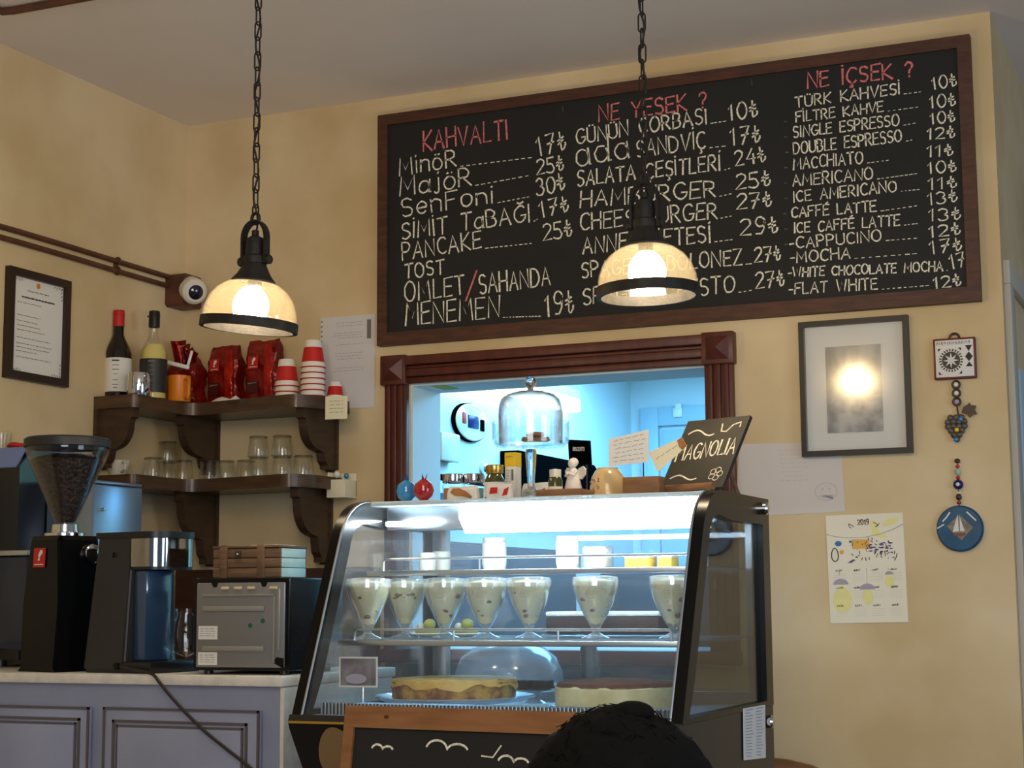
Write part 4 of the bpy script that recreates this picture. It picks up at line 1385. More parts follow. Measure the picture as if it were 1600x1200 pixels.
bx(b, .38 * pw_, .40 * pw_, -.010, -.004, .03, .202, .002)
bx(b, .43 * pw_, .455 * pw_, -.010, -.004, .06, .215, .002)
obj('pressed_rib', b, 'rib', pn)
b = new()
for xx in (-.17, -.02, .13, .38):
    bx(b, (xx - .045) * pw_, (xx + .045) * pw_, -.012, -.004, .213, .221, .003)
obj('vent', b, mat('pale_vent', (205, 190, 150), .5), pn)
b = new()
sh = Sheet((0, -.006, 0))
for xx in (-.29, .27):
    b = new()
    sh.poly(b, [((xx - .04) * pw_, .232), ((xx - .02) * pw_, .220), ((xx + .02) * pw_, .220), ((xx + .04) * pw_, .232)], .0005)
    obj('notch', b, 'blackgloss', pn)
b = new()
sh.poly(b, [(.37 * pw_, .032), (.5 * pw_, .016), (.5 * pw_, .042), (.42 * pw_, .045)], .0006)
obj('corner_patch', b, 'blackgloss', pn)
for (z0, z1) in ((.088, .122), (.024, .056)):
    b = new()
    sh.rect(b, -.47 * pw_, -.25 * pw_, z0, z1, .0007)
    l_ = obj('rating_label', b, 'paper', pn)
    b = new()
    rnd = random.Random(3)
    for i in range(4):
        scribble(b, sh, -.45 * pw_, -.28 * pw_, z1 - .007 - i * .006, .0012, rnd, .0003, .0012)
    obj('print', b, 'ink', l_)
b = new()
sh.disc(b, .12 * pw_, .123, .0062, off=.0007)
sh.disc(b, .26 * pw_, .135, .0062, off=.0007)
obj('green_dot', b, 'green', pn)
ovx, ovy = (x0 + x1) / 2, CY + .05

# ---- wooden crate on the oven
xa, xb = P(334, 870, 1, CY + .14).x, P(437, 870, 1, CY + .14).x
cw = xb - xa
t = thing('wooden_crate', 'small weathered wooden box with metal latch on top of the mini oven', 'box', ((xa + xb) / 2, CY + .14, CT + OH + .0012), R(2))
CH = .078
b = new()
for i in range(3):
    z0 = .002 + i * (CH - .002) / 3
    bx(b, -cw / 2, cw / 2, 0, .012, z0, z0 + (CH - .002) / 3 - .0015, .002)
    bx(b, -cw / 2, cw / 2, .128, .14, z0, z0 + (CH - .002) / 3 - .0015, .002)
    bx(b, -cw / 2, -cw / 2 + .012, .012, .128, z0, z0 + (CH - .002) / 3 - .0015, .002)
bx(b, -cw / 2 + .002, cw / 2 - .002, .004, .136, 0, .006)
obj('slats', b, 'crate', t)
b = new()
for i in range(3):
    z0 = .002 + i * (CH - .002) / 3
    bx(b, cw / 2 - .012, cw / 2 + .001, .006, .134, z0, z0 + (CH - .002) / 3 - .0015, .002)
obj('end_panel', b, 'mint', t)['label'] = 'mint painted slatted end'
obj('lid', bx(new(), -cw / 2 - .002, cw / 2 + .002, -.002, .142, CH, CH + .006, .002), 'crate', t)
for xx in (-.33, .22):
    obj('strap', bx(new(), xx * cw - .011, xx * cw + .011, -.006, .001, 0, CH + .008, .002), 'crate', t)
b = bx(new(), -.012 - .02, .004 - .02, -.004, .001, .052, .070, .001)
lt = obj('latch', b, 'bronze', t)
obj('latch_pin', ball(new(), (-.024, -.005, .062), .0035), 'chrome', lt)
b = bx(new(), 0, .075, .02, .12, CH + .0065, CH + .0075)
wrinkle(b, .0006, 4)
tag(obj('folded_paper', b, 'paper', None, Vector(t.location) + Vector((0, 0, .001))), 'sheet of white paper lying on the wooden box lid', 'paper')

# ---- espresso machine
ey = CY + .30
xr_ = P(165, 800, 1, ey + .16).x
t = thing('espresso_machine', 'large black espresso machine behind the grinder at the left edge', 'espresso machine', (xr_, ey, CT + .0005))
tp = P(40, 697, 1, ey).z - CT
pfz = P(40, 728, 1, ey).z - CT
xl_ = -3.40 - xr_
b = new()
prism(b, [(0, .02), (0, .33), (-.02, .335), (-.02, pfz - .004), (.03, tp - .01), (.34, tp - .01), (.34, .02)], xl_, -.172, 0)
obj('body', b, mat('blueblack_enamel', (14, 18, 26), .25, coat=.4), t)
b = new()
prism(b, [(-.022, pfz - .002), (.02, tp), (.022, tp - .006), (-.018, pfz - .008)], xl_, -.185, 0)
bx(b, xl_, -.185, .02, .34, tp - .008, tp, .002)
obj('top_panel', b, 'chamfer_sheen', t)
obj('drip_tray', bx(new(), xl_, -.10, -.06, .0, .318, .334, .004), 'steel', t)
obj('lower_fascia', bx(new(), xl_, -.11, -.05, .0, .05, .316, .006), mat('fascia_blue_sheen', (22, 34, 54), .22, coat=.5), t)  # bluish reflection put into the dark fascia colour
b = new()
z0_, z1_ = P(150, 822, 1, ey + .16).z - CT, P(150, 752, 1, ey + .16).z - CT
bx(b, -.17, 0, .10, .34, .02, z1_ - .012, .006)
obj('side_panel', b, 'silverpanel', t)
obj('side_cap', bx(new(), -.17, -.002, .10, .34, z1_ - .010, z1_, .004), 'silverpanel', t)
obj('side_screw', lathe(new(), [(0, 0), (.004, 0), (.006, .012), (0, .014)], 12, Matrix.Translation((0, .14, (z0_ + z1_) / 2 - .02)) @ Matrix.Rotation(R(90), 4, 'Y')), 'steel', t)
for xx in (xl_ + .05, -.13):
    for yy in (.03, .3):
        obj('foot', lathe(new(), [(0, 0), (.018, 0), (.018, .022), (0, .022)], 14, Matrix.Translation((xx, yy, 0))), 'black', t)
p = P(3, 690, 1, ey + .08)
tag(obj('glass_cup', tumbler_bm(.055, .026, .03), 'tumbler', None, (p.x, ey + .08, CT + tp + .001)), 'clear glass on top of the espresso machine at the left edge', 'glass')
b = new()
ball(b, (0, 0, .011), .05, (1, .6, .2), 16, 8)
ball(b, (.03, 0, .02), .022, (.7, .8, .95), 12, 8)
wrinkle(b, .004, 6, 70)
for v in b.verts:
    v.co.z = max(v.co.z, 0)
p = P(33, 690, 1, ey + .1)
tag(obj('red_cloth', b, 'red', None, (p.x, ey + .10, CT + tp + .001)), 'crumpled red cloth on top of the espresso machine', 'cloth')

# ================================================================== PASTRY CASE
XL, XR, YB = -2.057, -1.106, 4.13
YF, ZF, ZT, YT = 3.395, .885, 1.397, 3.72
t = thing('pastry_case', 'black framed refrigerated pastry case with curved glass front and lit shelves', 'display case', ((XL + XR) / 2, 3.75, FLOOR))
o_ = Vector(t.location)


def loc(bm):
    bmesh.ops.translate(bm, verts=bm.verts, vec=-o_)
    return bm


def front_curve(off=0.0, n=8):
    """glass line from the bottom lip to the top edge, moved inwards by off"""
    a = [(YF + off * .9, ZF)]
    a += [(YF + (3.565 - YF) * i / 4 + off * .9, ZF + (1.29 - ZF) * i / 4 - off * .35) for i in range(1, 5)]
    for i in range(1, n + 1):
        q = i / n
        y = (1 - q) ** 2 * 3.565 + 2 * q * (1 - q) * 3.603 + q * q * YT
        z = (1 - q) ** 2 * 1.29 + 2 * q * (1 - q) * 1.392 + q * q * ZT
        a.append((y + off * (.9 - .8 * q), z - off * (.35 + .8 * q)))
    return a


fc = front_curve()
fi = front_curve(.052)
nfc = len(fc)
outer = fc + [(YB, ZT), (YB, ZF)]
inner = [(y, max(z, ZF + .012)) for y, z in fi[:-1]] + [(3.80, ZT - .066)] + [(YB - .06, ZT - .066), (YB - .06, ZF + .012)]
for xs, nm in ((XL, 'side_frame'), (XR - .030, 'side_frame')):
    b = new()
    frame_prism(b, outer, inner, xs, xs + .030, 0)
    sf = obj(nm, loc(b), 'blackgloss', t)
    b = new()
    prism(b, inner, xs + .013, xs + .017, 0)
    obj('side_glass', loc(b), 'dim_side' if xs > -1.5 else 'case_glass', sf)
# chrome bead on the frames' front edge
for xs in (XL + .028, XR - .028):
    b = new()
    tube(b, [(xs, y - .002, z) for y, z in fc], .003, 6)
    obj('edge_bead', loc(b), 'gold' if False else 'steel', t)
# front glass
b = new()
rows = [[b.verts.new((x, y + .006, z - .002)) for y, z in fc] for x in (XL + .030, XR - .030)]
for i in range(nfc - 1):
    b.faces.new((rows[0][i], rows[1][i], rows[1][i + 1], rows[0][i + 1]))
bmesh.ops.solidify(b, geom=b.faces[:], thickness=.004)
obj('front_glass', loc(b), 'case_glass', t)
obj('top_panel', loc(bx(new(), XL + .01, XR - .01, YT - .002, YB, ZT - .012, ZT, .003)), mat('pale_top_glass', (196, 214, 220), .15, coat=.5), t)
obj('light_housing', loc(bx(new(), XL + .035, XR - .035, YT + .075, YT + .16, ZT - .07, ZT - .012, .004)), 'steel', t)
# the lit tube under the top
b = new()
prism(b, [(YT + .015, ZT - .016), (YT + .073, ZT - .016), (YT + .073, ZT - .082), (YT + .050, ZT - .082), (YT + .015, ZT - .046)], XL + .27, XR - .05, 0)
obj('light_tube', loc(b), 'led', t)
obj('tube_reflection', loc(bx(new(), XL + .06, XL + .14, YT + .02, YT + .045, ZT - .062, ZT - .05, .004)), 'led', t)  # separate glowing bar drawn in place of a small reflection
# rear: sliding glass doors in a slim frame
b = new()
frame_prism(b, [(XL + .03, ZF), (XR - .03, ZF), (XR - .03, ZT - .012), (XL + .03, ZT - .012)], [(XL + .055, ZF + .03), (XR - .055, ZF + .03), (XR - .055, ZT - .05), (XL + .055, ZT - .05)], YB - .03, YB - .002, 1)
obj('rear_frame', loc(b), 'steel', t)
b = new()
bx(b, XL + .05, (XL + XR) / 2 + .02, YB - .022, YB - .018, ZF + .03, ZT - .05)
bx(b, (XL + XR) / 2 - .02, XR - .05, YB - .014, YB - .010, ZF + .03, ZT - .05)
obj('sliding_glass', loc(b), 'case_glass', t)
# shelves
for zc, y0, hh in ((1.221, 3.70, .03), (1.054, 3.555, .026)):
    b = bx(new(), XL + .034, XR - .034, y0, YB - .04, zc - .006, zc, .001)
    s_ = obj('glass_shelf', loc(b), glass('shelf_glass%d' % int(zc * 100), (.92, .97, 1), .10, .5, 2, .05, haze=.10, hazecol=(.8, .92, 1)), t)
    b = new()
    bx(b, XL + .034, XR - .034, y0 - .010, y0, zc - .012, zc + .001, .002)
    n = 44
    for i in range(n):
        x = XL + .05 + (XR - XL - .1) * i / (n - 1)
        bx(b, x - .0025, x + .0025, y0, YB - .05, zc - .0005, zc + .002)
    obj('wire_rack', loc(b), 'steel', s_)
    b = new()
    xa, xb = XL + .075, XR - .075
    yr = y0 + .004
    tube(b, [(xa, yr, zc), (xa, yr, zc + hh - .006), (xa + .006, yr, zc + hh), (xb - .006, yr, zc + hh), (xb, yr, zc + hh - .006), (xb, yr, zc)], .003, 8)
    for f in (.33, .66):
        tube(b, [(xa + (xb - xa) * f, yr, zc), (xa + (xb - xa) * f, yr, zc + hh)], .0028, 6)
    obj('guard_rail', loc(b), 'steel', s_)
obj('case_floor', loc(bx(new(), XL + .03, XR - .03, YF + .02, YB - .03, ZF - .02, ZF, .002)), mat('pale_case_floor', (190, 205, 212), .35), t)
b = new()
n = 90
for i in range(n):
    x = XL + .05 + (XR - XL - .1) * i / (n - 1)
    box(b, (x, YF + .075, ZF + .014), (.0045, .05, .028), None, .001, 1)
obj('ridged_grille', loc(b), 'steel', t)
# base
b = new()
prism(b, [(YF - .012, ZF + .004), (YF - .02, ZF - .012), (YF - .012, ZF - .030), (3.47, .72), (3.50, FLOOR + .06), (YB, FLOOR + .06), (YB, ZF - .001), (YF + .02, ZF - .001)], XL + .002, XR - .002, 0)
obj('base', loc(b), mat('anthracite_base', (30, 29, 28), .35), t)
b = new()
for yy in (3.56, 4.06):
    bx(b, XL + .03, XR - .03, yy - .02, yy + .02, FLOOR, FLOOR + .061)
obj('plinth', loc(b), 'black', t)
b = new()
bx(b, XL + .004, XR - .004, YF - .023, YF - .014, ZF - .016, ZF - .010, .001)
obj('brass_strip', loc(b), 'gold', t)
for u, v in ((1195, 795), (1203, 1127)):
    p = P(u, v, 0, XR + .004)
    b = new()
    lathe(b, [(0, 0), (.016, 0), (.016, .012), (.011, .017), (0, .018)], 20, Matrix.Translation((XR, p.y - .012, p.z)) @ Matrix.Rotation(R(90), 4, 'Y'))
    obj('screw_cap', loc(b), 'chrome', t)
# printed decals on the base front
dn = Vector((0, -(ZF - .03 - .72), -(3.47 - (YF - .012)))).normalized()
sO = Vector((XL + .09, YF - .012, ZF - .03)) - o_
sZ = Vector((0, (YF - .012) - 3.47, (ZF - .03) - .72)).normalized()
sh = Sheet(sO, (1, 0, 0), sZ)
b = new()
sh.poly(b, [(.03 + .062 * math.cos(a) * (1 - .25 * math.sin(a)), -.075 + .085 * math.sin(a)) for a in [2 * PI * i / 28 for i in range(28)]], .001)
dc = obj('cup_decal', b, 'tan', t)
b = new()
for i in range(5):
    sh.stroke(b, [(.045 + .012 * i, -.055 - .006 * i), (.095, -.09 - .012 * i)], .005, .0018)
obj('stripes', b, 'black', dc)

# price sheet on the case side
t2 = thing('price_sheet', 'white printed price sheet taped low on the right side of the pastry case', 'paper', (XR + .0008, 0, 0))
pq = [P(u, v, 0, XR + .001) for u, v in ((1161, 1107), (1195, 1101), (1196, 1184), (1162, 1188))]
b = new()
prism(b, [(p.y, p.z) for p in pq], 0, .0012, 0)
obj('sheet', b, 'paper', t2)
sh = Sheet((.0012, 0, 0), (0, 1, 0), (0, 0, 1))
b = new()
rnd = random.Random(2)
for i in range(16):
    f = (i + .7) / 17
    L0, L1 = pq[0].lerp(pq[3], f), pq[1].lerp(pq[2], f)
    for s0, s1 in ((.08, .42), (.56, .9)):
        sh.stroke(b, [(L0.lerp(L1, s0).y, L0.lerp(L1, s0).z), (L0.lerp(L1, s0 + (s1 - s0) * rnd.uniform(.6, 1)).y, L0.lerp(L1, s1).z)], .002)
obj('print', b, 'mauve', t2)

# ---- desserts
GY = 3.74


def case_at(u, y, z):
    p = P(u, 980, 1, y)
    return Vector((p.x, y, z))


gob = thing('pudding_goblet', 'x', 'dessert', (0, 0, 0), group='pudding goblets on the middle shelf of the pastry case')
gp_ = [(0, 0), (.036, 0), (.037, .002), (.018, .009), (.010, .014), (.009, .022), (.014, .030), (.026, .050), (.042, .083), (.051, .110), (.053, .126), (.0515, .143)]
obj('goblet_glass', lathe(new(), gp_ + [(r_ - .002, z) for r_, z in gp_[:6:-1]] + [(0, .032)], 36), 'goblet_glass', gob)
obj('pudding', lathe(new(), [(0, .034), (.014, .036), (.0235, .051), (.0392, .083), (.0482, .110), (.0500, .124), (.048, .134), (.02, .140), (0, .141)], 36), 'pudding', gob)
obj('plastic_wrap', lathe(new(), [(.0545, .124), (.0550, .137), (.0530, .145), (.03, .148), (0, .147)], 36, wob=.02), 'wrap', gob)
gl = [(575, 3.60, 'first pudding goblet from the left end of the case shelf'), (633, GY, 'second pudding goblet from the left, with a wide dark chocolate streak'),
      (695, GY, 'third pudding goblet from the left on the case shelf'), (759, GY, 'fourth pudding goblet from the left on the case shelf'),
      (827, GY, 'fifth pudding goblet from the left, last of the close row'), (931, GY - .02, 'pudding goblet standing alone before the sugar-dusted brownie'),
      (1052, GY - .02, 'pudding goblet beside the right frame of the case')]
rnd = random.Random(5)


def bowl_r(z):
    pts = [(.036, .0235), (.051, .0235), (.083, .0392), (.110, .0482), (.124, .050)]
    for (z0, r0), (z1, r1) in zip(pts, pts[1:]):
        if z <= z1:
            return r0 + (r1 - r0) * (z - z0) / (z1 - z0)
    return .050


gobs = [gob] + [copy_tree(gob) for _ in gl[1:]]
for i, (o, (u, y, lb)) in enumerate(zip(gobs, gl)):
    o.location = case_at(u, y, 1.0565)
    o.rotation_euler = (0, 0, rnd.uniform(0, 6))
    o['label'] = lb
for i, o in enumerate(gobs):
    n = 7 if i == 1 else 3
    view = math.atan2(-o.location.y, -o.location.x) - o.rotation_euler.z
    b = new()
    for j in range(n):
        if i == 1:
            a, z = view + R(-38 + 12 * j), .098 + .010 * abs(math.sin(j))
        else:
            a, z = view + rnd.uniform(-.9, .9), (.055 + .012 * j if j < 2 else rnd.uniform(.088, .11))
        rr = bowl_r(z) - .0055
        ball(b, (rr * math.cos(a), rr * math.sin(a), z), rnd.uniform(.0065, .0095), (1.0, 1.0, rnd.uniform(.5, .9)), 10, 7)
    ball(b, (.009, 0, .046), .009, (1, 1, .7), 8, 6)
    wrinkle(b, .0012, i, 300)
    obj('chocolate_crumbs', b, 'choc', o)

z_ = 1.0565
p = case_at(957, 3.95, z_)
hw = (P(1048, 980, 1, 3.95).x - P(864, 980, 1, 3.95).x) / 2
t = thing('sugared_brownie', 'rectangular chocolate brownie slab dusted white with icing sugar, on the middle shelf', 'cake', p)
obj('tray', bx(new(), -hw, hw, -.09, .09, 0, .006, .002), 'clear', t)
obj('sponge', bx(new(), -hw + .008, hw - .008, -.08, .08, .007, .05, .006), 'brownie', t)
b = bx(new(), -hw + .008, hw - .008, -.08, .08, .0505, .062, .004)
obj('sugar_top', b, 'sugar', t)
for u, y, lb in ((668, 3.93, 'small tart with yellow fruit behind the second and third goblets'), (727, 3.95, 'small tart with yellow fruit behind the third and fourth goblets')):
    t = thing('fruit_tart', lb, 'tart', case_at(u, y, z_), group='small tarts behind the goblets')
    obj('plate', lathe(new(), [(0, 0), (.04, 0), (.056, .006), (.054, .008), (.038, .003), (0, .003)], 28), 'ceramic', t)
    obj('pastry_shell', lathe(new(), [(0, .0035), (.03, .0035), (.038, .02), (.034, .02), (0, .016)], 28, wob=.02), 'apple', t)
    obj('fruit', ball(new(), (.006, 0, .030), .016, (1, 1, .9)), 'apple', t)
    obj('cream_dab', ball(new(), (-.018, -.004, .024), .010), 'ceramic', t)

# lower floor of the case
z_ = ZF + .0005
p = P(707, 1095, 1, 3.72)
rp = (P(793, 1090, 1, 3.72).x - P(618, 1090, 1, 3.72).x) / 2
t = thing('round_cheesecake', 'round golden baked cheesecake on a scalloped glass plate in the lower case', 'cake', (p.x, 3.73, z_))
pr = [(0, .012), (.10, .012), (rp + .02, .020), (rp + .045, .030), (rp + .046, .033), (rp + .018, .023), (.10, .015), (0, .015)]
obj('glass_plate', lathe(new(), pr, 60, wob=.01), glass('plate_glass', (.8, .9, 1), .16, .5, 2, .08, haze=.22, hazecol=(.7, .85, 1)), t)
obj('plate_foot', lathe(new(), [(0, 0), (.06, 0), (.05, .0118), (0, .0118)], 32), 'clear', t)
b = lathe(new(), [(0, .024), (rp - .006, .024), (rp, .030), (rp + .001, .066), (rp - .006, .074), (rp - .02, .071), (0, .073)], 64)
wrinkle(b, .0022, 3, 90)
obj('cake', b, 'cake', t)
b = new()
n_ = 72
top_, mid_, low_ = [], [], []
rnd = random.Random(44)
for i in range(n_):
    a = 2 * PI * i / n_
    dl = .010 + .009 * math.sin(7 * a) * math.sin(3 * a + 1) + rnd.uniform(0, .006)
    for lst, (rr, zz_) in ((top_, (rp * .80, .0758)), (mid_, (rp + .0005, .0735)), (low_, (rp + .0042, .0690 - dl))):
        lst.append(b.verts.new((rr * math.cos(a), rr * math.sin(a), zz_)))
for i in range(n_):
    j = (i + 1) % n_
    b.faces.new((top_[j], top_[i], mid_[i], mid_[j]))
    b.faces.new((mid_[j], mid_[i], low_[i], low_[j]))
b.faces.new(top_)
obj('cream_glaze', b, mat('yellow_glaze', (226, 192, 104), .45, c2=(206, 160, 70), scale=30), t)
ca = Vector(t.location)
p2_ = P(955, 1095, 1, 3.74)
rt = (P(1045, 1090, 1, 3.74).x - P(866, 1090, 1, 3.74).x) / 2
t = thing('round_tiramisu', 'round cream cake with a cocoa dusted top in the lower right of the case', 'cake', (p2_.x, 3.77, z_))
obj('glass_plate', lathe(new(), [(0, 0), (rt, 0), (rt + .02, .008), (rt + .018, .011), (rt - .01, .004), (0, .004)], 60), M['plate_glass'] if 'plate_glass' in M else bpy.data.materials['plate_glass'], t)
b = lathe(new(), [(0, .0045), (rt - .004, .0045), (rt, .01), (rt, .056), (rt - .006, .062), (0, .062)], 64)
wrinkle(b, .0012, 6, 80)
obj('cream_body', b, 'creamcake', t)
b = lathe(new(), [(rt - .002, .0585), (rt - .006, .068), (rt * .6, .074), (0, .078)], 64)
wrinkle(b, .0012, 16, 80)
obj('cocoa_top', b, 'cocoa', t)
t = thing('brownie_slice', 'dark brownie slices on a small stand between the two round cakes', 'cake', case_at(833, 4.0, z_))
obj('stand', lathe(new(), [(0, 0), (.035, 0), (.02, .008), (.02, .026), (.055, .030), (.055, .034), (0, .034)], 28), 'clear', t)
for i, (dx, dy) in enumerate(((-.025, 0), (.022, .008))):
    obj('slice', bx(new(), dx - .02, dx + .02, dy - .03, dy + .03, .0345, .058, .004), 'brownie', t)
pc = P(560, 1050, 1, 3.56)
t = thing('photo_card', 'small dark photo card on a clip stand in the lower left of the pastry case', 'card', (pc.x, 3.56, z_), R(3))
hz = pc.z - z_
obj('card', bx(new(), -.051, .051, -.001, .001, hz - .036, hz + .036), 'paper', t)
sh = Sheet((0, -.001, hz))
b = new()
sh.rect(b, -.047, .047, -.032, .032)
ph = obj('picture', b, mat('cake_picture', (84, 70, 66), .5, c2=(140, 130, 132), scale=22), t)
b = new()
sh.disc(b, -.005, -.016, .028, .012, .0012)
obj('pictured_cake', b, 'mauve', ph)
obj('stem', tube(new(), [(.012, .002, .004), (.012, .003, hz - .01)], .003, 8), 'steel', t)
obj('foot', lathe(new(), [(0, 0), (.02, 0), (.018, .005), (0, .006)], 20, Matrix.Translation((.012, .003, 0))), 'wood', t)
# upper shelf of the case
zU = 1.2235
ups = [(668, 3.93, 'cup', .022, .055, 'white cup at the left of the top case shelf'), (690, 3.99, 'cup', .024, .06, 'white cup behind the leftmost one on the top case shelf'),
       (773, 3.96, 'jar', .032, .085, 'frosted jar in the middle of the top case shelf'), (888, 3.95, 'jar', .030, .085, 'tall frosted jar right of the middle on the top case shelf')]
for u, y, kd, r_, h, lb in ups:
    t = thing('storage_jar' if kd == 'jar' else 'small_cup', lb, 'jar' if kd == 'jar' else 'cup', case_at(u, y, zU))
    obj('body', lathe(new(), [(0, 0), (r_ * .86, 0), (r_, h * .2), (r_, h * .85), (r_ * .9, h * .9), (r_ * .84, h * .9), (r_ * .9, h * .8), (0, .01)], 24), 'ceramic', t)
    if kd == 'jar':
        obj('lid', lathe(new(), [(0, h * .905), (r_ * .95, h * .905), (r_ * .95, h), (0, h)], 24), 'ceramic', t)
t = thing('cream_tub', 'clear tub of whipped cream on the top case shelf', 'tub', case_at(936, 3.95, zU))
obj('tub', bx(new(), -.032, .032, -.03, .03, 0, .06, .006), 'wrap', t)
b = bx(new(), -.028, .028, -.026, .026, .004, .045, .006)
for i in range(6):
    ball(b, (random.uniform(-.018, .018), random.uniform(-.015, .015), .046), .011, (1, 1, .9), 8, 6)
obj('cream', b, 'ceramic', t)
for u, lb in ((1003, 'long yellow box at the right of the top case shelf'), (1046, 'short yellow box beside the right frame on the top case shelf')):
    hw_ = .032 if u < 1020 else .018
    t = thing('yellow_box', lb, 'box', case_at(u, 3.97, zU))
    obj('carton', bx(new(), -hw_, hw_, -.03, .03, 0, .026, .002), 'yellow', t)
    obj('lid_flap', bx(new(), -hw_ - .001, hw_ + .001, -.031, .031, .0262, .032, .001), 'cream', t)

# ================================================================== ON TOP OF THE CASE
ZC = ZT + .0006


def on_case(u, y):
    p = P(u, 775, 1, y)
    return Vector((p.x, y, ZC))


for u, mt, lb in ((635, 'blueglass', 'blue glass pomegranate ornament at the left of the case top'), (662, 'redglass', 'red glass pomegranate ornament beside the blue one')):
    t = thing('glass_pomegranate', lb, 'ornament', on_case(u, 3.775 if u < 650 else 3.755), R(20 if u < 650 else -10), 'glass pomegranates on the case')
    obj('fruit', lathe(new(), [(0, 0), (.010, .001), (.022, .012), (.0265, .027), (.022, .043), (.010, .052), (.006, .055)], 28), mt, t)
    b = new()
    for i in range(5):
        a = 2 * PI * i / 5
        r0, r1 = .006, .012
        v = [b.verts.new((r0 * math.cos(a - .6), r0 * math.sin(a - .6), .053)), b.verts.new((r0 * math.cos(a + .6), r0 * math.sin(a + .6), .053)), b.verts.new((r1 * math.cos(a), r1 * math.sin(a), .070))]
        b.faces.new(v)
    bmesh.ops.solidify(b, geom=b.faces[:], thickness=.0015)
    obj('crown', b, mt, t)
for u, y, lb, fill in ((708, 3.86, 'spice jar with chrome lid, left of two on the case top', 'cookie'), (741, 3.88, 'spice jar with chrome lid, right of two on the case top', 'bead_mint')):
    t = thing('spice_jar', lb, 'jar', on_case(u, y), 0, 'chrome lidded jars on the case')
    obj('glass_body', lathe(new(), [(0, 0), (.026, 0), (.0275, .004), (.0275, .044), (.024, .050), (0, .050)], 28), 'tumbler', t)
    obj('contents', lathe(new(), [(0, .003), (.0245, .003), (.0245, .036), (0, .038)], 24), fill, t)
    b = lathe(new(), [(0, .050), (.027, .050), (.0275, .052), (.0275, .071), (.026, .073), (0, .073)], 40)
    obj('lid', b, 'chrome', t)
t = thing('preserve_jar', 'small olive glass jar with gold lid and white label on the case top', 'jar', on_case(773, 3.84))
obj('glass_body', lathe(new(), [(0, 0), (.024, 0), (.026, .004), (.026, .052), (.019, .064), (.018, .068), (0, .068)], 28), 'olive', t)
obj('paper_label', lathe(new(), [(.0262, .008), (.0266, .008), (.0266, .046), (.0262, .046)], 28), 'paper', t)
obj('lid', lathe(new(), [(0, .068), (.0215, .068), (.0225, .07), (.0225, .088), (.021, .09), (0, .09)], 32), 'gold', t)


def packet(u, y, w_, h, lb, kind):
    t = thing('biscuit_packet', lb, 'packet', on_case(u, y), R(-4), 'biscuit packets on the case')
    b = bag_mesh(w_, .022, h, .2, int(u), .0012)
    obj('wrapper', b, 'paper', t)
    sh = Sheet((0, -.0145, h * .5))
    b = new()
    if kind == 'biscuit':
        sh.poly(b, [(-.030, .002), (-.022, .012), (-.004, .013), (.016, .004), (.034, -.010), (.030, -.015), (.006, -.008), (-.016, -.006)], .001)
        obj('biscuit_picture', b, 'cookie', t)
    else:
        sh.poly(b, [(-.022, -.006), (-.018, .010), (.002, .010), (.001, -.005)], .001)
        sh.poly(b, [(.014, -.012), (.020, .004), (.034, .010), (.028, -.010)], .001)
        obj('red_mark', b, 'red', t)


packet(724, 3.79, .086, .036, 'clear packet with a biscuit picture standing before the spice jars', 'biscuit')
packet(781, 3.785, .070, .038, 'white packet with red marks standing before the gold-lidded jar', 'marks')
packet(838, 3.93, .075, .048, 'white packet with a red square standing behind the cake stand stem', 'marks')
t = thing('tall_carton', 'tall narrow white carton with yellow top beside the cake stand', 'carton', on_case(802, 3.86), R(-6))
obj('carton', bx(new(), -.0155, .0155, -.015, .015, 0, .121, .001), 'paper', t)
b = bx(new(), -.016, .016, -.0155, .0155, .085, .1214, .001)
obj('yellow_band', b, 'yellow', t)
sh = Sheet((0, -.0155, 0))
b = new()
rnd = random.Random(9)
for i in range(10):
    scribble(b, sh, -.012, .003, .076 - i * .007, .001, rnd, .0003)
sh.rect(b, .004, .010, .050, .078)
scribble(b, sh, -.010, .008, .110, .002, rnd, .0005, .0012)
obj('print', b, 'ink', t)

# ---- cake stand with dome
SP = on_case(830, 3.82)
t = thing('cake_stand', 'tall glass cake stand with a rimmed plate on top of the pastry case', 'cake stand', SP)
obj('foot', lathe(new(), [(0, 0), (.022, 0), (.023, .004), (.021, .010), (.019, .020), (.012, .026), (0, .026)], 36), 'solid_glass', t)
obj('stem', lathe(new(), [(0, .0262), (.010, .026), (.009, .04), (.0125, .09), (.0145, .118), (.012, .1238), (0, .1238)], 28), 'solid_glass', t)
PR = .098
obj('plate', lathe(new(), [(0, .124), (.05, .126), (PR - .012, .131), (PR - .002, .142), (PR, .155), (PR, .192), (PR - .003, .192), (PR - .003, .156), (PR - .006, .144), (PR - .014, .136), (.05, .131), (0, .130)], 56), 'tumbler', t)
b = new()
for i in range(48):
    a = 2 * PI * i / 48
    ball(b, ((PR - .016) * math.cos(a), (PR - .016) * math.sin(a), .1375), .0022, (1, 1, .8), 6, 4)
obj('beaded_edge', b, 'clear', t)
t = thing('glass_dome', 'clear glass cloche with ball knob covering the cake stand', 'dome', SP + Vector((0, 0, .1385)))
dm = [(.0800, .0), (.0806, .04), (.0815, .07), (.080, .094), (.074, .112), (.060, .124), (.040, .130), (.012, .132)]
obj('cloche', lathe(new(), dm + [(r_ - .0025, z - .0015) for r_, z in dm][::-1], 56), 'dome_glass', t)
obj('knob', lathe(new(), [(0, .1315), (.011, .132), (.007, .138), (.009, .142), (.0145, .150), (.0150, .157), (.0125, .165), (.006, .170), (0, .171)], 28), 'solid_glass', t)
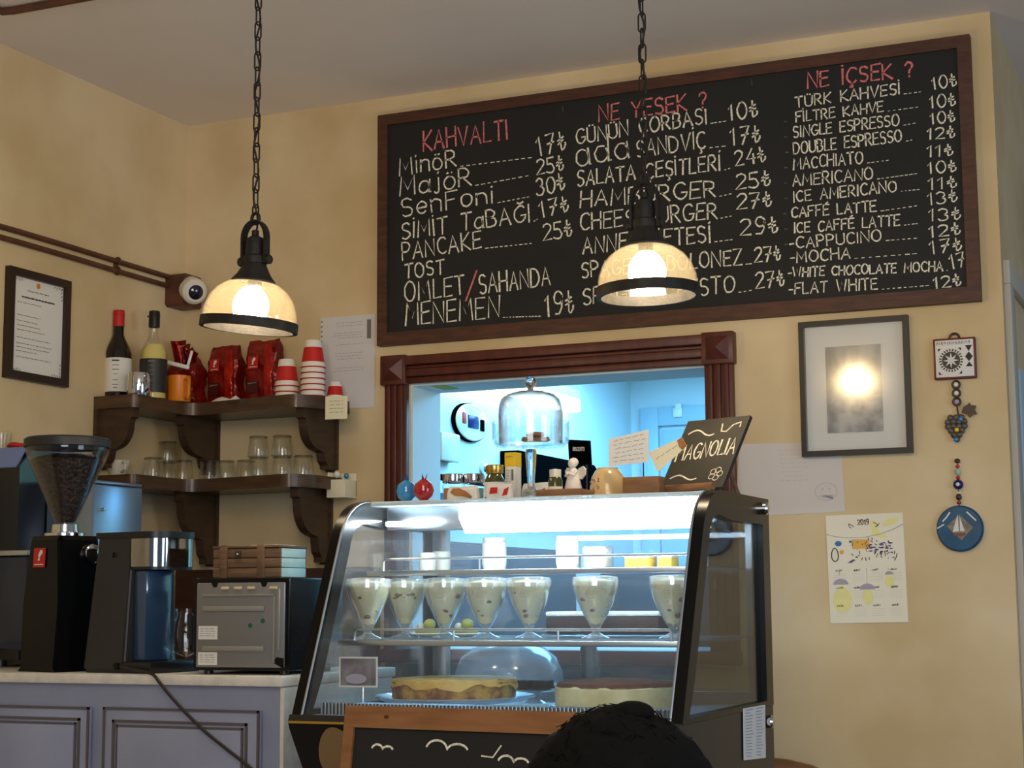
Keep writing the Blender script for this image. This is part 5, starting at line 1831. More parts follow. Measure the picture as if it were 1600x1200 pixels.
for i, (dx, dy, dz, lb) in enumerate(((.012, -.03, 0, 'lowest biscuit on the cake stand plate'), (.036, -.022, .0, 'right biscuit on the cake stand plate'), (.026, -.03, .012, 'top biscuit of the small pile on the cake stand'))):
    b = lathe(new(), [(0, 0), (.020, 0), (.024, .004), (.020, .010), (0, .012)], 20)
    wrinkle(b, .0012, i, 120)
    tag(obj('biscuit', b, 'cookie', None, SP + Vector((dx, dy, .1405 + dz))), lb, 'biscuit', 'biscuits under the glass dome')
# ---- capped bottle
t = thing('supplement_bottle', 'small olive bottle with white cap and label beside the angel figurine', 'bottle', on_case(868, 3.87))
obj('glass_body', lathe(new(), [(0, 0), (.017, 0), (.018, .003), (.018, .048), (.014, .056), (0, .056)], 24), 'olive', t)
obj('paper_label', lathe(new(), [(.0182, .004), (.0186, .004), (.0186, .032), (.0182, .032)], 24), 'paper', t)
obj('cap', lathe(new(), [(0, .056), (.0145, .056), (.0150, .058), (.0150, .075), (0, .077)], 24), 'ceramic', t)
# ---- wooden board under the figurine
wp = on_case(893, 3.80)
hw = (P(946, 775, 1, 3.80).x - P(841, 775, 1, 3.80).x) / 2
t = thing('serving_board', 'long thin wooden board lying before the angel figurine', 'board', wp)
obj('plank', bx(new(), -hw, hw * .35, -.015, .05, 0, .020, .002), 'wood', t)
obj('handle', bx(new(), hw * .34, hw, -.012, .03, 0, .015, .003), 'wood', t)
# ---- angel
t = thing('angel_figurine', 'white ceramic angel figurine with wings on the case top', 'figurine', on_case(896, 3.822) + Vector((0, 0, .0205)), R(-25))
b = lathe(new(), [(0, 0), (.022, 0), (.023, .003), (.019, .02), (.014, .035), (.012, .045), (.010, .05), (.005, .054), (0, .054)], 20, sy=.9)
b2 = b
ball(b, (.0, -.002, .064), .0115, (1, 1, 1.1), 16, 12)
ball(b, (0, -.012, .061), .0022, (1, 1, 1.2), 8, 6)
tube(b, [(-.012, -.002, .044), (-.013, -.012, .034), (-.002, -.018, .040)], [.005, .0042, .0036], 8)
tube(b, [(.012, -.002, .044), (.013, -.012, .034), (.002, -.018, .040)], [.005, .0042, .0036], 8)
obj('body', b, 'bisque', t)
obj('hair', ball(new(), (0, .002, .067), .0122, (1, 1, .95), 16, 10), 'bisque', t)
for s_ in (-1, 1):
    b = new()
    prism(b, [(.004, .030), (.022, .024), (.034, .034), (.036, .048), (.028, .056), (.014, .052), (.004, .044)], .006, .011, 1)
    if s_ < 0:
        bmesh.ops.scale(b, vec=(-1, 1, 1), verts=b.verts)
        bmesh.ops.reverse_faces(b, faces=b.faces[:])
    obj('wing', b, 'bisque', t)
# ---- black biscotti sign
ps = P(905, 706, 1, 3.88)
t = thing('biscotti_sign', 'small black sign lettered BISCOTTI behind the angel figurine', 'sign', (ps.x, 3.88, ZC), R(-14))
hz = ps.z - ZC
b = new()
prism(b, [(-.034, hz + .033), (.035, hz + .026), (.038, hz - .034), (-.031, hz - .030)], -.001, .0012, 1)
obj('card', b, 'kdark', t)
sh = Sheet((0, -.001, hz))
b = new()
write(b, sh, 'BISCOTTI', (-.018, .004), (.016, .001), .009, .0014, .0006)
obj('lettering', b, 'paper', t)
obj('stem', tube(new(), [(.02, .003, .004), (.02, .003, hz)], .002, 6), 'bronze', t)
obj('foot', lathe(new(), [(0, 0), (.02, 0), (.02, .005), (0, .006)], 20, Matrix.Translation((.02, .003, 0))), 'wood', t)
# ---- upturned bowl
t = thing('glazed_bowl', 'cream glazed floral bowl standing upside down on the case top', 'bowl', on_case(950, 3.83))
b = lathe(new(), [(.046, 0), (.0465, .004), (.044, .026), (.040, .048), (.030, .064), (.026, .067), (.025, .071), (.022, .071), (.022, .066), (0, .066)], 36, wob=.012)
obj('bowl', b, 'bowl', t)
b = new()
rnd = random.Random(6)
for i in range(12):
    a = R(-150 + rnd.uniform(0, 60))
    z = rnd.uniform(.006, .05)
    rr = .0462 - z * .12
    ball(b, (rr * math.cos(a), rr * math.sin(a), z), .0028, (1, 1, 1), 6, 5)
obj('flower_pattern', b, mat('dusty_rose', (150, 100, 80), .5), t)
# ---- card block with wire clip
wb = on_case(1006, 3.79)
t = thing('card_block', 'plain wooden block with an upright wire clip holding two cards', 'card holder', wb, R(-3))
obj('block', bx(new(), -.047, .047, -.02, .02, 0, .042, .002), 'wood', t)
obj('wire', tube(new(), [(0, 0, .04), (0, 0, .10)], .0016, 6), 'iron', t)
obj('clip', bx(new(), -.004, .004, -.006, .006, .090, .122, .002), 'iron', t)


def card(name, quad, y, mt, label, cat, lines, seed, dy=0.0):
    pts = [P(u, v, 1, y) for u, v in quad]
    c = sum(pts, Vector()) / 4
    t = thing(name, label, cat, c)
    b = new()
    prism(b, [(p.x - c.x, p.z - c.z) for p in pts], -.0006, .0006, 1)
    obj('card', b, mt, t)
    b = new()
    sh = Sheet((-c.x, -.0006, -c.z))
    rnd = random.Random(seed)
    for i in range(lines):
        f = (i + .8) / (lines + .8)
        L0, L1 = pts[0].lerp(pts[3], f), pts[1].lerp(pts[2], f)
        x, e = .1 + rnd.uniform(0, .08), .92 - rnd.uniform(0, .1)
        while x < e:
            l = rnd.uniform(.06, .18)
            st = []
            for j in range(6):
                q = L0.lerp(L1, min(x + l * j / 5, e))
                st.append((q.x, q.z + rnd.uniform(-.0013, .0013)))
            sh.stroke(b, st, .0011)
            x += l + .05
    if lines:
        obj('handwriting', b, 'ink', t)
    else:
        b.free()
    return t, pts, c


card('note_card', ((952, 686), (1014, 671), (1013, 722), (951, 729)), 3.783, 'paper', 'white handwritten note card held by the wire clip', 'card', 6, 3)
tc, pts, c = card('folded_card', ((1013, 707), (1066, 683), (1073, 697), (1028, 738)), 3.80, 'cream', 'cream card with a browned corner leaning before the MAGNOLIA board', 'card', 1, 4)
b = new()
sh = Sheet((-c.x, -.0006, -c.z))
q = [P(u, v, 1, 3.80) for u, v in ((1058, 688), (1066, 683), (1073, 697), (1066, 703), (1061, 698))]
sh.poly(b, [(p.x, p.z) for p in q], .0006)
obj('browned_corner', b, 'cookie', tc)

# ---- MAGNOLIA board
th, ph = R(20), R(34)
Xv = Vector((math.cos(th), -math.sin(th), 0))
Uv = Vector((math.sin(th) * math.sin(ph), math.cos(th) * math.sin(ph), math.cos(ph)))
bl = P(1030, 768, 1, 3.85)
bl.z = ZC + .012
w_, h_ = .190, .215
t = thing('magnolia_board', 'slanted small chalkboard lettered MAGNOLIA at the right end of the case top', 'chalkboard', bl)
shM = Sheet((0, 0, 0), Xv, Uv)
b = new()
pl = [(0, 0), (w_, 0), (w_, h_), (0, h_)]
f0 = [b.verts.new(shM.pt(a, c_, 0)) for a, c_ in pl]
f1 = [b.verts.new(shM.pt(a, c_, -.010)) for a, c_ in pl]
b.faces.new(f0); b.faces.new(f1[::-1])
for i in range(4):
    b.faces.new((f0[(i + 1) % 4], f0[i], f1[i], f1[(i + 1) % 4]))
obj('board', b, mat('worn_slate', (52, 48, 40), .6, c2=(40, 37, 32), scale=9), t)
b = new()
write(b, shM, 'MAGNOLIA', (.012, .088), (.183, .100), .048, .0046, .0008, jit=.012)
obj('chalk_lettering', b, 'chalk', t)
b = new()
for x0_, y0_, am in ((.02, .172, .010), (.02, .035, .008)):
    shM.stroke(b, [(x0_ + .08 * i / 14, y0_ + am * math.sin(i / 14 * 5.6)) for i in range(15)], .004)
shM.stroke(b, [(.115, .195), (.120, .172), (.135, .170), (.150, .190), (.170, .196), (.172, .182)], .004)
for i in range(5):
    a = 2 * PI * i / 5
    shM.stroke(b, [(.155 + .012 * math.cos(a) + .008 * math.cos(tt), .040 + .012 * math.sin(a) + .008 * math.sin(tt)) for tt in [2 * PI * j / 10 for j in range(11)]], .0022)
obj('chalk_flourish', b, 'faint' if False else 'chalk', t)
b = new()
tube(b, [shM.pt(.02, -.002, .008) + Vector((0, 0, -.0)), shM.pt(.17, -.002, .008)], .009, 10)
obj('ledge', b, 'wood', t)
b = new()
sup = shM.pt(w_ / 2, h_ * .8, -.012)
tube(b, [sup, Vector((sup.x + .03, sup.y + .08, .006 - .012 + 0))], .006, 8)
obj('prop', b, 'wood', t)

# ================================================================== RIGHT-HAND WALL
t = thing('framed_photograph', 'black framed photograph with wide white mat on the right of the wall', 'picture', (-1.037, WY, 1.768))
fw_, fh_ = .163, .203
b = new()
frame_prism(b, [(-fw_, -fh_), (fw_, -fh_), (fw_, fh_), (-fw_, fh_)], [(-fw_ + .016, -fh_ + .016), (fw_ - .016, -fh_ + .016), (fw_ - .016, fh_ - .016), (-fw_ + .016, fh_ - .016)], -.026, -.001, 1)
obj('frame', b, 'blackframe', t)
obj('mat_board', bx(new(), -fw_ + .014, fw_ - .014, -.008, -.001, -fh_ + .014, fh_ - .014), 'paper', t)
sh = Sheet((-.004, -.008, -.006))
b = new()
sh.rect(b, -.083, .083, -.130, .130, .0008)
ph_ = obj('photograph', b, 'photo', t)
b = new()
sh.rect(b, -.083, .083, -.128, -.02, .0013)
obj('photo_foreground', b, mat('dark_photo_detail', (112, 110, 110), .6, c2=(190, 186, 180), scale=16, detail=7, lo=.3, hi=.6), ph_)
obj('glazing', bx(new(), -fw_ + .014, fw_ - .014, -.014, -.012, -fh_ + .014, fh_ - .014), 'picglass', t)

# handwritten letter on the wall
qd = [P(u, v, 1, WY) for u, v in ((1155, 694), (1314, 690), (1321, 799), (1150, 808))]
c = sum(qd, Vector()) / 4
t = thing('handwritten_letter', 'large white sheet with faint handwriting and a scribbled doodle taped beside the case', 'paper', (c.x, WY, c.z))
b = new()
prism(b, [(p.x - c.x, p.z - c.z) for p in qd], -.0022, -.0005, 1)
obj('sheet', b, mat('matte_white_sheet', (214, 205, 198), .9), t)
sh = Sheet((0, -.0022, 0))
b = new()
rnd = random.Random(31)
for i in range(8):
    scribble(b, sh, -.02 + rnd.uniform(-.01, .01), .035 + rnd.uniform(0, .03), .085 - i * .013, .001, rnd, .0012)
obj('handwriting', b, mat('faint_ink', (186, 176, 176), .9), t)
b = new()
pc_ = P(1291, 768, 1, WY)
cx, cz = pc_.x - c.x, pc_.z - c.z
sh.stroke(b, [(cx + .033 * math.cos(a), cz + .026 * math.sin(a)) for a in [2 * PI * i / 20 for i in range(21)]], .0012)
for i in range(7):
    sh.stroke(b, [(cx - .02 + .004 * i, cz - .014 + .004 * math.sin(i * 2)), (cx + .02, cz - .012 - .002 * i)], .0014)
for s_ in (-1, 1):
    sh.stroke(b, [(cx + s_ * .008, cz + .01), (cx + s_ * .012, cz + .004)], .002)
obj('doodle', b, mat('pale_violet_ink', (176, 170, 186), .9), t)

# calendar
qd = [P(u, v, 1, WY) for u, v in ((1288, 806), (1408, 801), (1420, 972), (1298, 974))]
CO = qd[3]
Xc = (qd[2] - qd[3]).normalized()
Zc = (qd[0] - qd[3]); Zc = (Zc - Xc * Zc.dot(Xc)).normalized()
cwd, cht = ((qd[1] - qd[0]).length + (qd[2] - qd[3]).length) / 2, (qd[0] - qd[3]).dot(Zc)
t = thing('wall_calendar', 'illustrated 2019 wall calendar with yellow lamp drawings below the letter', 'calendar', CO + Vector((0, -.0008, 0)))
shC = Sheet((0, 0, 0), Xc, Zc)
b = new()
V = [b.verts.new(shC.pt(a * cwd, c_ * cht, o)) for o in (0, .0018) for a, c_ in ((0, 0), (1, 0), (1, 1), (0, 1))]
for f in ((3, 2, 1, 0), (4, 5, 6, 7), (0, 1, 5, 4), (1, 2, 6, 5), (2, 3, 7, 6), (3, 0, 4, 7)):
    b.faces.new([V[i] for i in f])
obj('sheet', b, mat('calendar_paper', (236, 228, 205), .85), t)
shC = Sheet(shC.pt(0, 0, .0018), Xc, Zc)


def cc(a, c_):
    return (a * cwd, c_ * cht)


b = new()
write(b, shC, '2019', cc(.415, .902), cc(.56, .905), .015, .0026)
shC.stroke(b, [cc(.30, .915), cc(.34, .90), cc(.36, .885)], .002)
shC.stroke(b, [cc(.30, .915), cc(.30, .89), cc(.33, .875)], .002)
shC.stroke(b, [cc(.62, .92), cc(.66, .905), cc(.67, .885)], .002)
shC.stroke(b, [cc(.64, .88), cc(.67, .885), cc(.69, .91)], .002)
rnd = random.Random(7)
for (mrow, zc_) in ((('OCAK', '\u015eUBAT', 'MART', 'N\u0130SAN'), .475), (('MAYIS', 'HAZ\u0130RAN', 'TEMMUZ', 'A\u011eUSTOS'), .315), (('EYL\u00dcL', 'EK\u0130M', 'KASIM', 'ARALIK'), .15)):
    for i, m_ in enumerate(mrow):
        x_ = .10 + .235 * i
        write(b, shC, m_, cc(x_, zc_), cc(x_ + .085, zc_ + .004), .0046, .0011, jit=.01)
obj('lettering', b, 'inkd', t)
b = new()
for r_ in range(3):
    for i in range(4):
        for j in range(5):
            zc_ = (.475, .315, .15)[r_] - .022 - .016 * j
            shC.stroke(b, [cc(.08 + .235 * i, zc_), cc(.24 + .235 * i, zc_ + .002)], .0005, .0005)
obj('date_grid', b, mat('pale_grid_ink', (200, 194, 184), .9), t)
b = new()
shC.stroke(b, [cc(.0, .825), cc(.12, .80), cc(.3, .785), cc(.5, .785), cc(.7, .81), cc(.87, .85), cc(1, .895)], .0012)
for i, x_ in enumerate((.15, .50, .78)):
    shC.stroke(b, [cc(x_, (.5, .5, .5)[i]), cc(x_, (.44, .33, .47)[i])], .0008)
obj('drawn_wire', b, 'ink', t)
b = new()
shC.poly(b, [cc(.72, .90), cc(.80, .945), cc(.92, .955), cc(.94, .93), cc(.86, .895), cc(.76, .88)], .0005)
shC.poly(b, [cc(.60, .80), cc(.58, .92), cc(.63, .95), cc(.66, .90), cc(.68, .83), cc(.80, .78), cc(.76, .77)], .0004)
obj('leaf_drawing', b, 'lemon', t)
for (x_, z_, rx, rz), (hx, hz_, hr) in zip(((.17, .21, .125, .115), (.50, .235, .07, .075), (.79, .375, .055, .055)), ((.16, .355, .10), (.50, .305, .10), (.79, .437, .055))):
    b = new()
    shC.disc(b, x_ * cwd, z_ * cht, rx * cwd, rz * cht, .0004)
    shC.poly(b, [cc(x_ - .04, z_ + rz * .7), cc(x_ + .04, z_ + rz * .7), cc(x_ + .03, z_ + rz * 1.35), cc(x_ - .03, z_ + rz * 1.35)], .0007)
    gd = obj('bulb_drawing', b, 'lemon', t)
    b = new()
    shC.poly(b, [(hx * cwd + hr * cwd * math.cos(R(a)), hz_ * cht + hr * cwd * .75 * math.sin(R(a))) for a in range(0, 181, 15)], .0010)
    obj('shade_drawing', b, 'mauve', gd)
rnd = random.Random(17)
pal = [('sketch_black', (50, 46, 52)), ('sketch_violet', (104, 88, 130)), ('sketch_gold', (226, 176, 88)), ('sketch_blue', (74, 116, 170)), ('sketch_brown', (120, 70, 60))]
for i, (nm, col_) in enumerate(pal):
    b = new()
    if nm == 'sketch_gold':
        shC.poly(b, [cc(.33, .68), cc(.55, .68), cc(.56, .765), cc(.33, .77)], .0005)
        shC.disc(b, .19 * cwd, .655 * cht, .03 * cwd, .02 * cht, .0005)
    elif nm == 'sketch_blue':
        shC.disc(b, .15 * cwd, .735 * cht, .045 * cwd, .025 * cht, .0005)
        shC.disc(b, .31 * cwd, .75 * cht, .02 * cwd, .012 * cht, .0005)
    elif nm == 'sketch_violet':
        shC.poly(b, [cc(.26, .555), cc(.33, .585), cc(.37, .58), cc(.31, .552)], .0005)
        for j in range(26):
            x_, z_ = rnd.uniform(.55, .82), rnd.uniform(.62, .74)
            shC.rect(b, x_ * cwd, (x_ + .035) * cwd, z_ * cht, (z_ + .012) * cht, .0006 + j * 1e-5)
    else:
        for j in range(34 if nm == 'sketch_black' else 16):
            x_, z_ = rnd.uniform(.30, .92), rnd.uniform(.56, .76)
            shC.stroke(b, [cc(x_, z_), cc(x_ + rnd.uniform(-.01, .03), z_ + rnd.uniform(-.03, .03))], .0022, .0009)
        if nm == 'sketch_black':
            shC.stroke(b, [cc(.09 + .045 * math.cos(R(a)) + .01, .62 + (.075 if a < 180 else .05) * math.sin(R(a))) for a in range(0, 361, 30)], .003, .0009)
    obj('drawing', b, mat(nm, col_, .9), t)

# ---- hanging tile ornament
tp_ = P(1493, 561, 1, WY)
t = thing('tile_ornament', 'hanging wall ornament of black and white tile, beads and a metal grape cluster', 'ornament', (tp_.x, WY, tp_.z))
TS = .060
obj('frame', bx(new(), -TS, TS, -.016, -.001, -TS, TS, .003), 'darkred', t)
obj('tile', bx(new(), -TS + .006, TS - .006, -.0185, -.014, -TS + .006, TS - .006, .001), 'paper', t)
sh = Sheet((0, -.0185, 0))
b = new()
cx, cz, rr = -.010, -.006, .034
for i in range(24):
    a0_, a1_ = 2 * PI * i / 24, 2 * PI * (i + .5) / 24
    sh.poly(b, [(cx + rr * math.cos(a0_), cz + rr * math.sin(a0_)), (cx + rr * math.cos(a1_), cz + rr * math.sin(a1_)), (cx + .027 * math.cos(a1_), cz + .027 * math.sin(a1_)), (cx + .027 * math.cos(a0_), cz + .027 * math.sin(a0_))], .0006)
sh.disc(b, cx, cz, .026, off=.0005, n=28)
obj('tile_pattern', b, 'blackframe', t)
b = new()
for i in range(8):
    a = 2 * PI * i / 8
    sh.poly(b, [(cx, cz), (cx + .009 * math.cos(a + .35), cz + .009 * math.sin(a + .35)), (cx + .023 * math.cos(a), cz + .023 * math.sin(a)), (cx + .009 * math.cos(a - .35), cz + .009 * math.sin(a - .35))], .0011)
obj('tile_star', b, 'paper', t)
b = new()
for i in range(3):
    z0 = .030 - .027 * i
    if i == 1:
        sh.poly(b, [(.041, z0 + .014), (.052, z0), (.041, z0 - .014), (.030, z0)], .0006)
    else:
        s_ = 1 if i == 0 else -1
        sh.poly(b, [(.031, z0 + s_ * .004 + .002), (.051, z0 + s_ * .004 + .002), (.041, z0 - s_ * .012)], .0006)
for x_, z_ in ((-.046, -.046), (.02, -.046), (-.046, .03), (.02, .03)):
    sx_ = 1 if x_ < 0 else -1
    sz_ = 1 if z_ < 0 else -1
    sh.poly(b, [(x_, z_), (x_ + sx_ * .009, z_), (x_, z_ + sz_ * .009)], .0006)
rnd = random.Random(1)
for i in range(22):
    x_ = -.050 + .0045 * i
    sh.stroke(b, [(x_, .040 + rnd.uniform(0, .004)), (x_ + rnd.uniform(-.002, .003), .049)], .0012)
obj('tile_border', b, 'inkd', t)
obj('hook', tube(new(), [(.0 + .014 * math.cos(R(a)), -.006, TS + .014 * math.sin(R(a))) for a in range(0, 181, 20)], .0035, 8), 'bronze', t)
for i in range(3):
    zc_ = -TS - .016 - .025 * i
    b = new()
    tube(b, [(.010 * math.cos(2 * PI * j / 16), -.010, zc_ + .010 * math.sin(2 * PI * j / 16)) for j in range(16)], .0036, 8, closed=True)
    e_ = obj('bead_ring', b, 'bronze', t)
    obj('eye', ball(new(), (0, -.010, zc_), .0075, (1, .6, 1), 12, 8), ('ceramic', 'ceramic', 'mauve')[i], e_)
obj('stalk', tube(new(), [(0, -.009, -TS - .078), (.001, -.008, -TS - .095), (.004, -.009, -TS - .105)], .0025, 6), 'bronze', t)
b = new()
rnd = random.Random(13)
for r_, n_ in enumerate((3, 4, 4, 3, 2, 1)):
    for i in range(n_):
        ball(b, (-.004 + (i - (n_ - 1) / 2) * .0155, -.010 - .002 * (i % 2), -TS - .112 - .0125 * r_), .0095, (1, .8, 1), 10, 8)
obj('grapes', b, mat('dark_glass_grapes', (70, 60, 52), .35, c2=(104, 92, 84), scale=60), t)
for dx, dz, mt in ((-.002, -.148, 'yellow'), (.010, -.118, 'blueglass'), (-.006, -.176, 'blueglass')):
    obj('grape', ball(new(), (dx, -.019, -TS + dz), .0065, (1, .7, 1), 10, 8), mt, t)
b = new()
prism(b, [(.012, -.098), (.018, -.082), (.030, -.076), (.036, -.070), (.040, -.078), (.054, -.080), (.050, -.092), (.056, -.104), (.044, -.106), (.034, -.114), (.028, -.104)], -.012, -.008, 1)
bmesh.ops.translate(b, verts=b.verts, vec=(0, 0, -TS))
obj('vine_leaf', b, 'bronze', t)
# ---- hanging boat disc
dp = P(1501, 826, 1, WY)
t = thing('boat_disc', 'hanging round blue disc with a white sailboat on a string of coloured beads', 'ornament', (dp.x, WY, dp.z))
DR = .066
m90 = Matrix.Rotation(R(90), 4, 'X')
obj('disc', lathe(new(), [(0, .001), (DR, .001), (DR, .012), (DR - .005, .017), (0, .018)], 48, m90), 'teal', t)
sh = Sheet((0, -.018, 0))
b = new()
sh.poly(b, [(-.036, .006), (.0, .040), (.038, .002), (.004, -.034)], .0006)
obj('stone_diamond', b, 'stonegrey', t)
b = new()
sh.poly(b, [(-.020, -.010), (-.004, .040), (-.002, -.008)], .0014)
sh.poly(b, [(.001, .036), (.014, -.008), (.001, -.008)], .0014)
for s_ in (-1, 1):
    sh.stroke(b, [(s_ * .022 + (-.004 if s_ < 0 else 0), .046), (s_ * .036, .032), (s_ * .046, .022)], .004)
sh.stroke(b, [(-.062, .002), (-.044, .012)], .0035)
obj('sails', b, 'paper', t)
b = new()
sh.poly(b, [(-.020, -.013), (.018, -.013), (.012, -.022), (-.014, -.022)], .0014)
obj('hull', b, 'wood', t)
obj('string', tube(new(), [(0, -.008, DR - .004), (0, -.008, DR + .135)], .0012, 5), 'bronze', t)
for dz, r_, mt, sc in ((.008, .007, 'redglass', .8), (.024, .0085, 'bronze', 1.1), (.036, .006, 'ceramic', .6), (.060, .0145, 'bead_blue', 1), (.080, .006, 'red', .9), (.096, .0085, 'bead_mint', 1.2), (.112, .006, 'red', .9), (.128, .0085, 'bronze', .8)):
    bd = obj('bead', ball(new(), (0, -.010, DR + dz), r_, (1, .8, sc), 14, 10), mt, t)
    if mt == 'bead_blue':
        obj('eye', ball(new(), (0, -.0195, DR + dz), .006, (1, .5, 1), 12, 8), 'ceramic', bd)

# ================================================================== A-FRAME SIGN
SYA = 2.93
tl, trp = P(540, 1102, 1, SYA), None
ang = R(-4.5)
x1_ = P(905, 1117, 1, SYA - .03)
sw = (x1_ - tl).length
t = thing('pavement_sign', 'pine framed pavement chalkboard with white chalk gulls before the pastry case', 'sign', (tl.x, tl.y, FLOOR), ang)
sH = tl.z - FLOOR
lean = .16
Uz = Vector((0, lean, sH)).normalized()
Ls = Vector((0, lean, sH)).length
shS = Sheet((0, -lean, 0), (1, 0, 0), Uz)


def slab(b, a0, a1, c0, c1, d0, d1, bev=.003):
    V = [b.verts.new(shS.pt(a, c_, o)) for o in (d0, d1) for a, c_ in ((a0, c0), (a1, c0), (a1, c1), (a0, c1))]
    for f in ((3, 2, 1, 0), (4, 5, 6, 7), (0, 1, 5, 4), (1, 2, 6, 5), (2, 3, 7, 6), (3, 0, 4, 7)):
        b.faces.new([V[i] for i in f])
    return b


fwS = .042
b = new()
slab(b, 0, fwS * .55, 0, Ls - .001, -.022, 0)
slab(b, sw - fwS * .55, sw, 0, Ls - .001, -.022, 0)
slab(b, 0.0, sw, Ls - fwS, Ls, -.0225, .0005)
slab(b, fwS * .55, sw - fwS * .55, .10, .10 + fwS, -.022, 0)
fr = obj('front_frame', b, 'pine', t)
b = new()
shS.disc(b, .098, Ls - .020, .006, .004, .0012, 12)
obj('knot', b, 'knot', fr)
sl = obj('slate_panel', slab(new(), fwS * .4, sw - fwS * .4, .11, Ls - fwS * .8, -.014, -.006), 'slate', t)


def gull(u, v, s, bend=1):
    p = P(u, v, 1, SYA - .03)
    a = (p.x - tl.x) / math.cos(ang)
    c_ = Ls - (tl.z - p.z) * 1.012
    L = arcp(a - s * .5, c_ - s * .1, s * .5, s * .36 * bend, 165, 10, 8) + arcp(a + s * .5, c_ - s * .16, s * .5, s * .30 * bend, 170, 20, 8)
    b = new()
    shS.stroke(b, L, .0042, -.0045)
    obj('chalk_gull', b, 'chalk', sl)


gull(592, 1169, .024)
gull(697, 1167, .046)
gull(806, 1187, .032)
b = new()
p = P(770, 1180, 1, SYA - .03)
a_, c_ = p.x - tl.x, Ls - (tl.z - p.z)
shS.stroke(b, [(a_ - .02, c_ - .002), (a_ + .004, c_ - .004), (a_ + .02, c_ + .018)], .003, -.0045)
obj('chalk_gull', b, 'chalk', sl)
# rear leg frame
b = new()
for a0 in (0, sw - fwS * .55):
    pt0 = Vector((a0, 0, sH - .02)); pt1 = Vector((a0, lean + .10, 0))
    V = [b.verts.new(p_ + Vector((dx, dy, 0))) for p_ in (pt0, pt1) for dx, dy in ((0, .002), (fwS * .55, .002), (fwS * .55, .024), (0, .024))]
    for f in ((0, 1, 2, 3), (7, 6, 5, 4), (0, 4, 5, 1), (1, 5, 6, 2), (2, 6, 7, 3), (3, 7, 4, 0)):
        b.faces.new([V[i] for i in f])
bx(b, 0, sw, lean * .5 + .02, lean * .5 + .04, sH * .35, sH * .35 + .04)
bmesh.ops.recalc_face_normals(b, faces=b.faces[:])
obj('rear_frame', b, 'pine', t)

# ================================================================== PERSON SEATED IN FRONT
HD = 1.88
hc = P(985, 1246, 1, 0)if False else None
d_ = (AX_R * ((980 - 800) / FOC) + AX_U * ((600 - 1252) / FOC) + AX_F)
hcen = Vector((0, 0, CZ)) + d_ * HD
t = thing('person', 'person with bushy black hair sitting with their back to the viewer, dark clothes', 'person', (hcen.x, hcen.y, FLOOR), R(-23))
hz = hcen.z - FLOOR


def skin_body(name, verts, edges, radii, mt, parent, root=0, sub=2):
    me = bpy.data.meshes.new(name)
    me.from_pydata([Vector(v) for v in verts], edges, [])
    o = bpy.data.objects.new(name, me)
    COL.objects.link(o)
    o.parent = parent
    md = o.modifiers.new('skin', 'SKIN')
    md.use_smooth_shade = True
    for i, r_ in enumerate(radii):
        v = me.skin_vertices[0].data[i]
        v.radius = (r_, r_) if not isinstance(r_, tuple) else r_
        v.use_root = (i == root)
    sm_ = o.modifiers.new('sub', 'SUBSURF')
    sm_.levels = sm_.render_levels = sub
    me.materials.append(M[mt])
    return o


SZ = .44
sh_z = hz - .20
verts = [(0, -.02, SZ + .09), (0, -.03, SZ + .20), (0, -.03, (SZ + .2 + sh_z) / 2 + .04), (0, -.02, sh_z - .02), (0, -.01, sh_z + .06), (0, .01, hz - .07),
         (-.17, -.02, sh_z - .03), (-.24, .04, sh_z - .22), (-.15, .24, sh_z - .27), (-.11, .30, sh_z - .27),
         (.17, -.02, sh_z - .03), (.24, .04, sh_z - .22), (.15, .24, sh_z - .27), (.11, .30, sh_z - .27),
         (-.10, .02, SZ + .075), (-.13, .42, SZ + .06), (-.13, .40, .10), (-.13, .50, .045),
         (.10, .02, SZ + .075), (.13, .42, SZ + .06), (.13, .40, .10), (.13, .50, .045)]
edges = [(0, 1), (1, 2), (2, 3), (3, 4), (4, 5), (3, 6), (6, 7), (7, 8), (8, 9), (3, 10), (10, 11), (11, 12), (12, 13), (0, 14), (14, 15), (15, 16), (16, 17), (0, 18), (18, 19), (19, 20), (20, 21)]
radii = [(.15, .12), (.14, .10), (.16, .11), (.13, .09), .055, .05, .065, .05, .038, .03, .065, .05, .038, .03, .085, .065, .045, .038, .085, .065, .045, .038]
bod = skin_body('body', verts, edges, radii, 'coat', t)
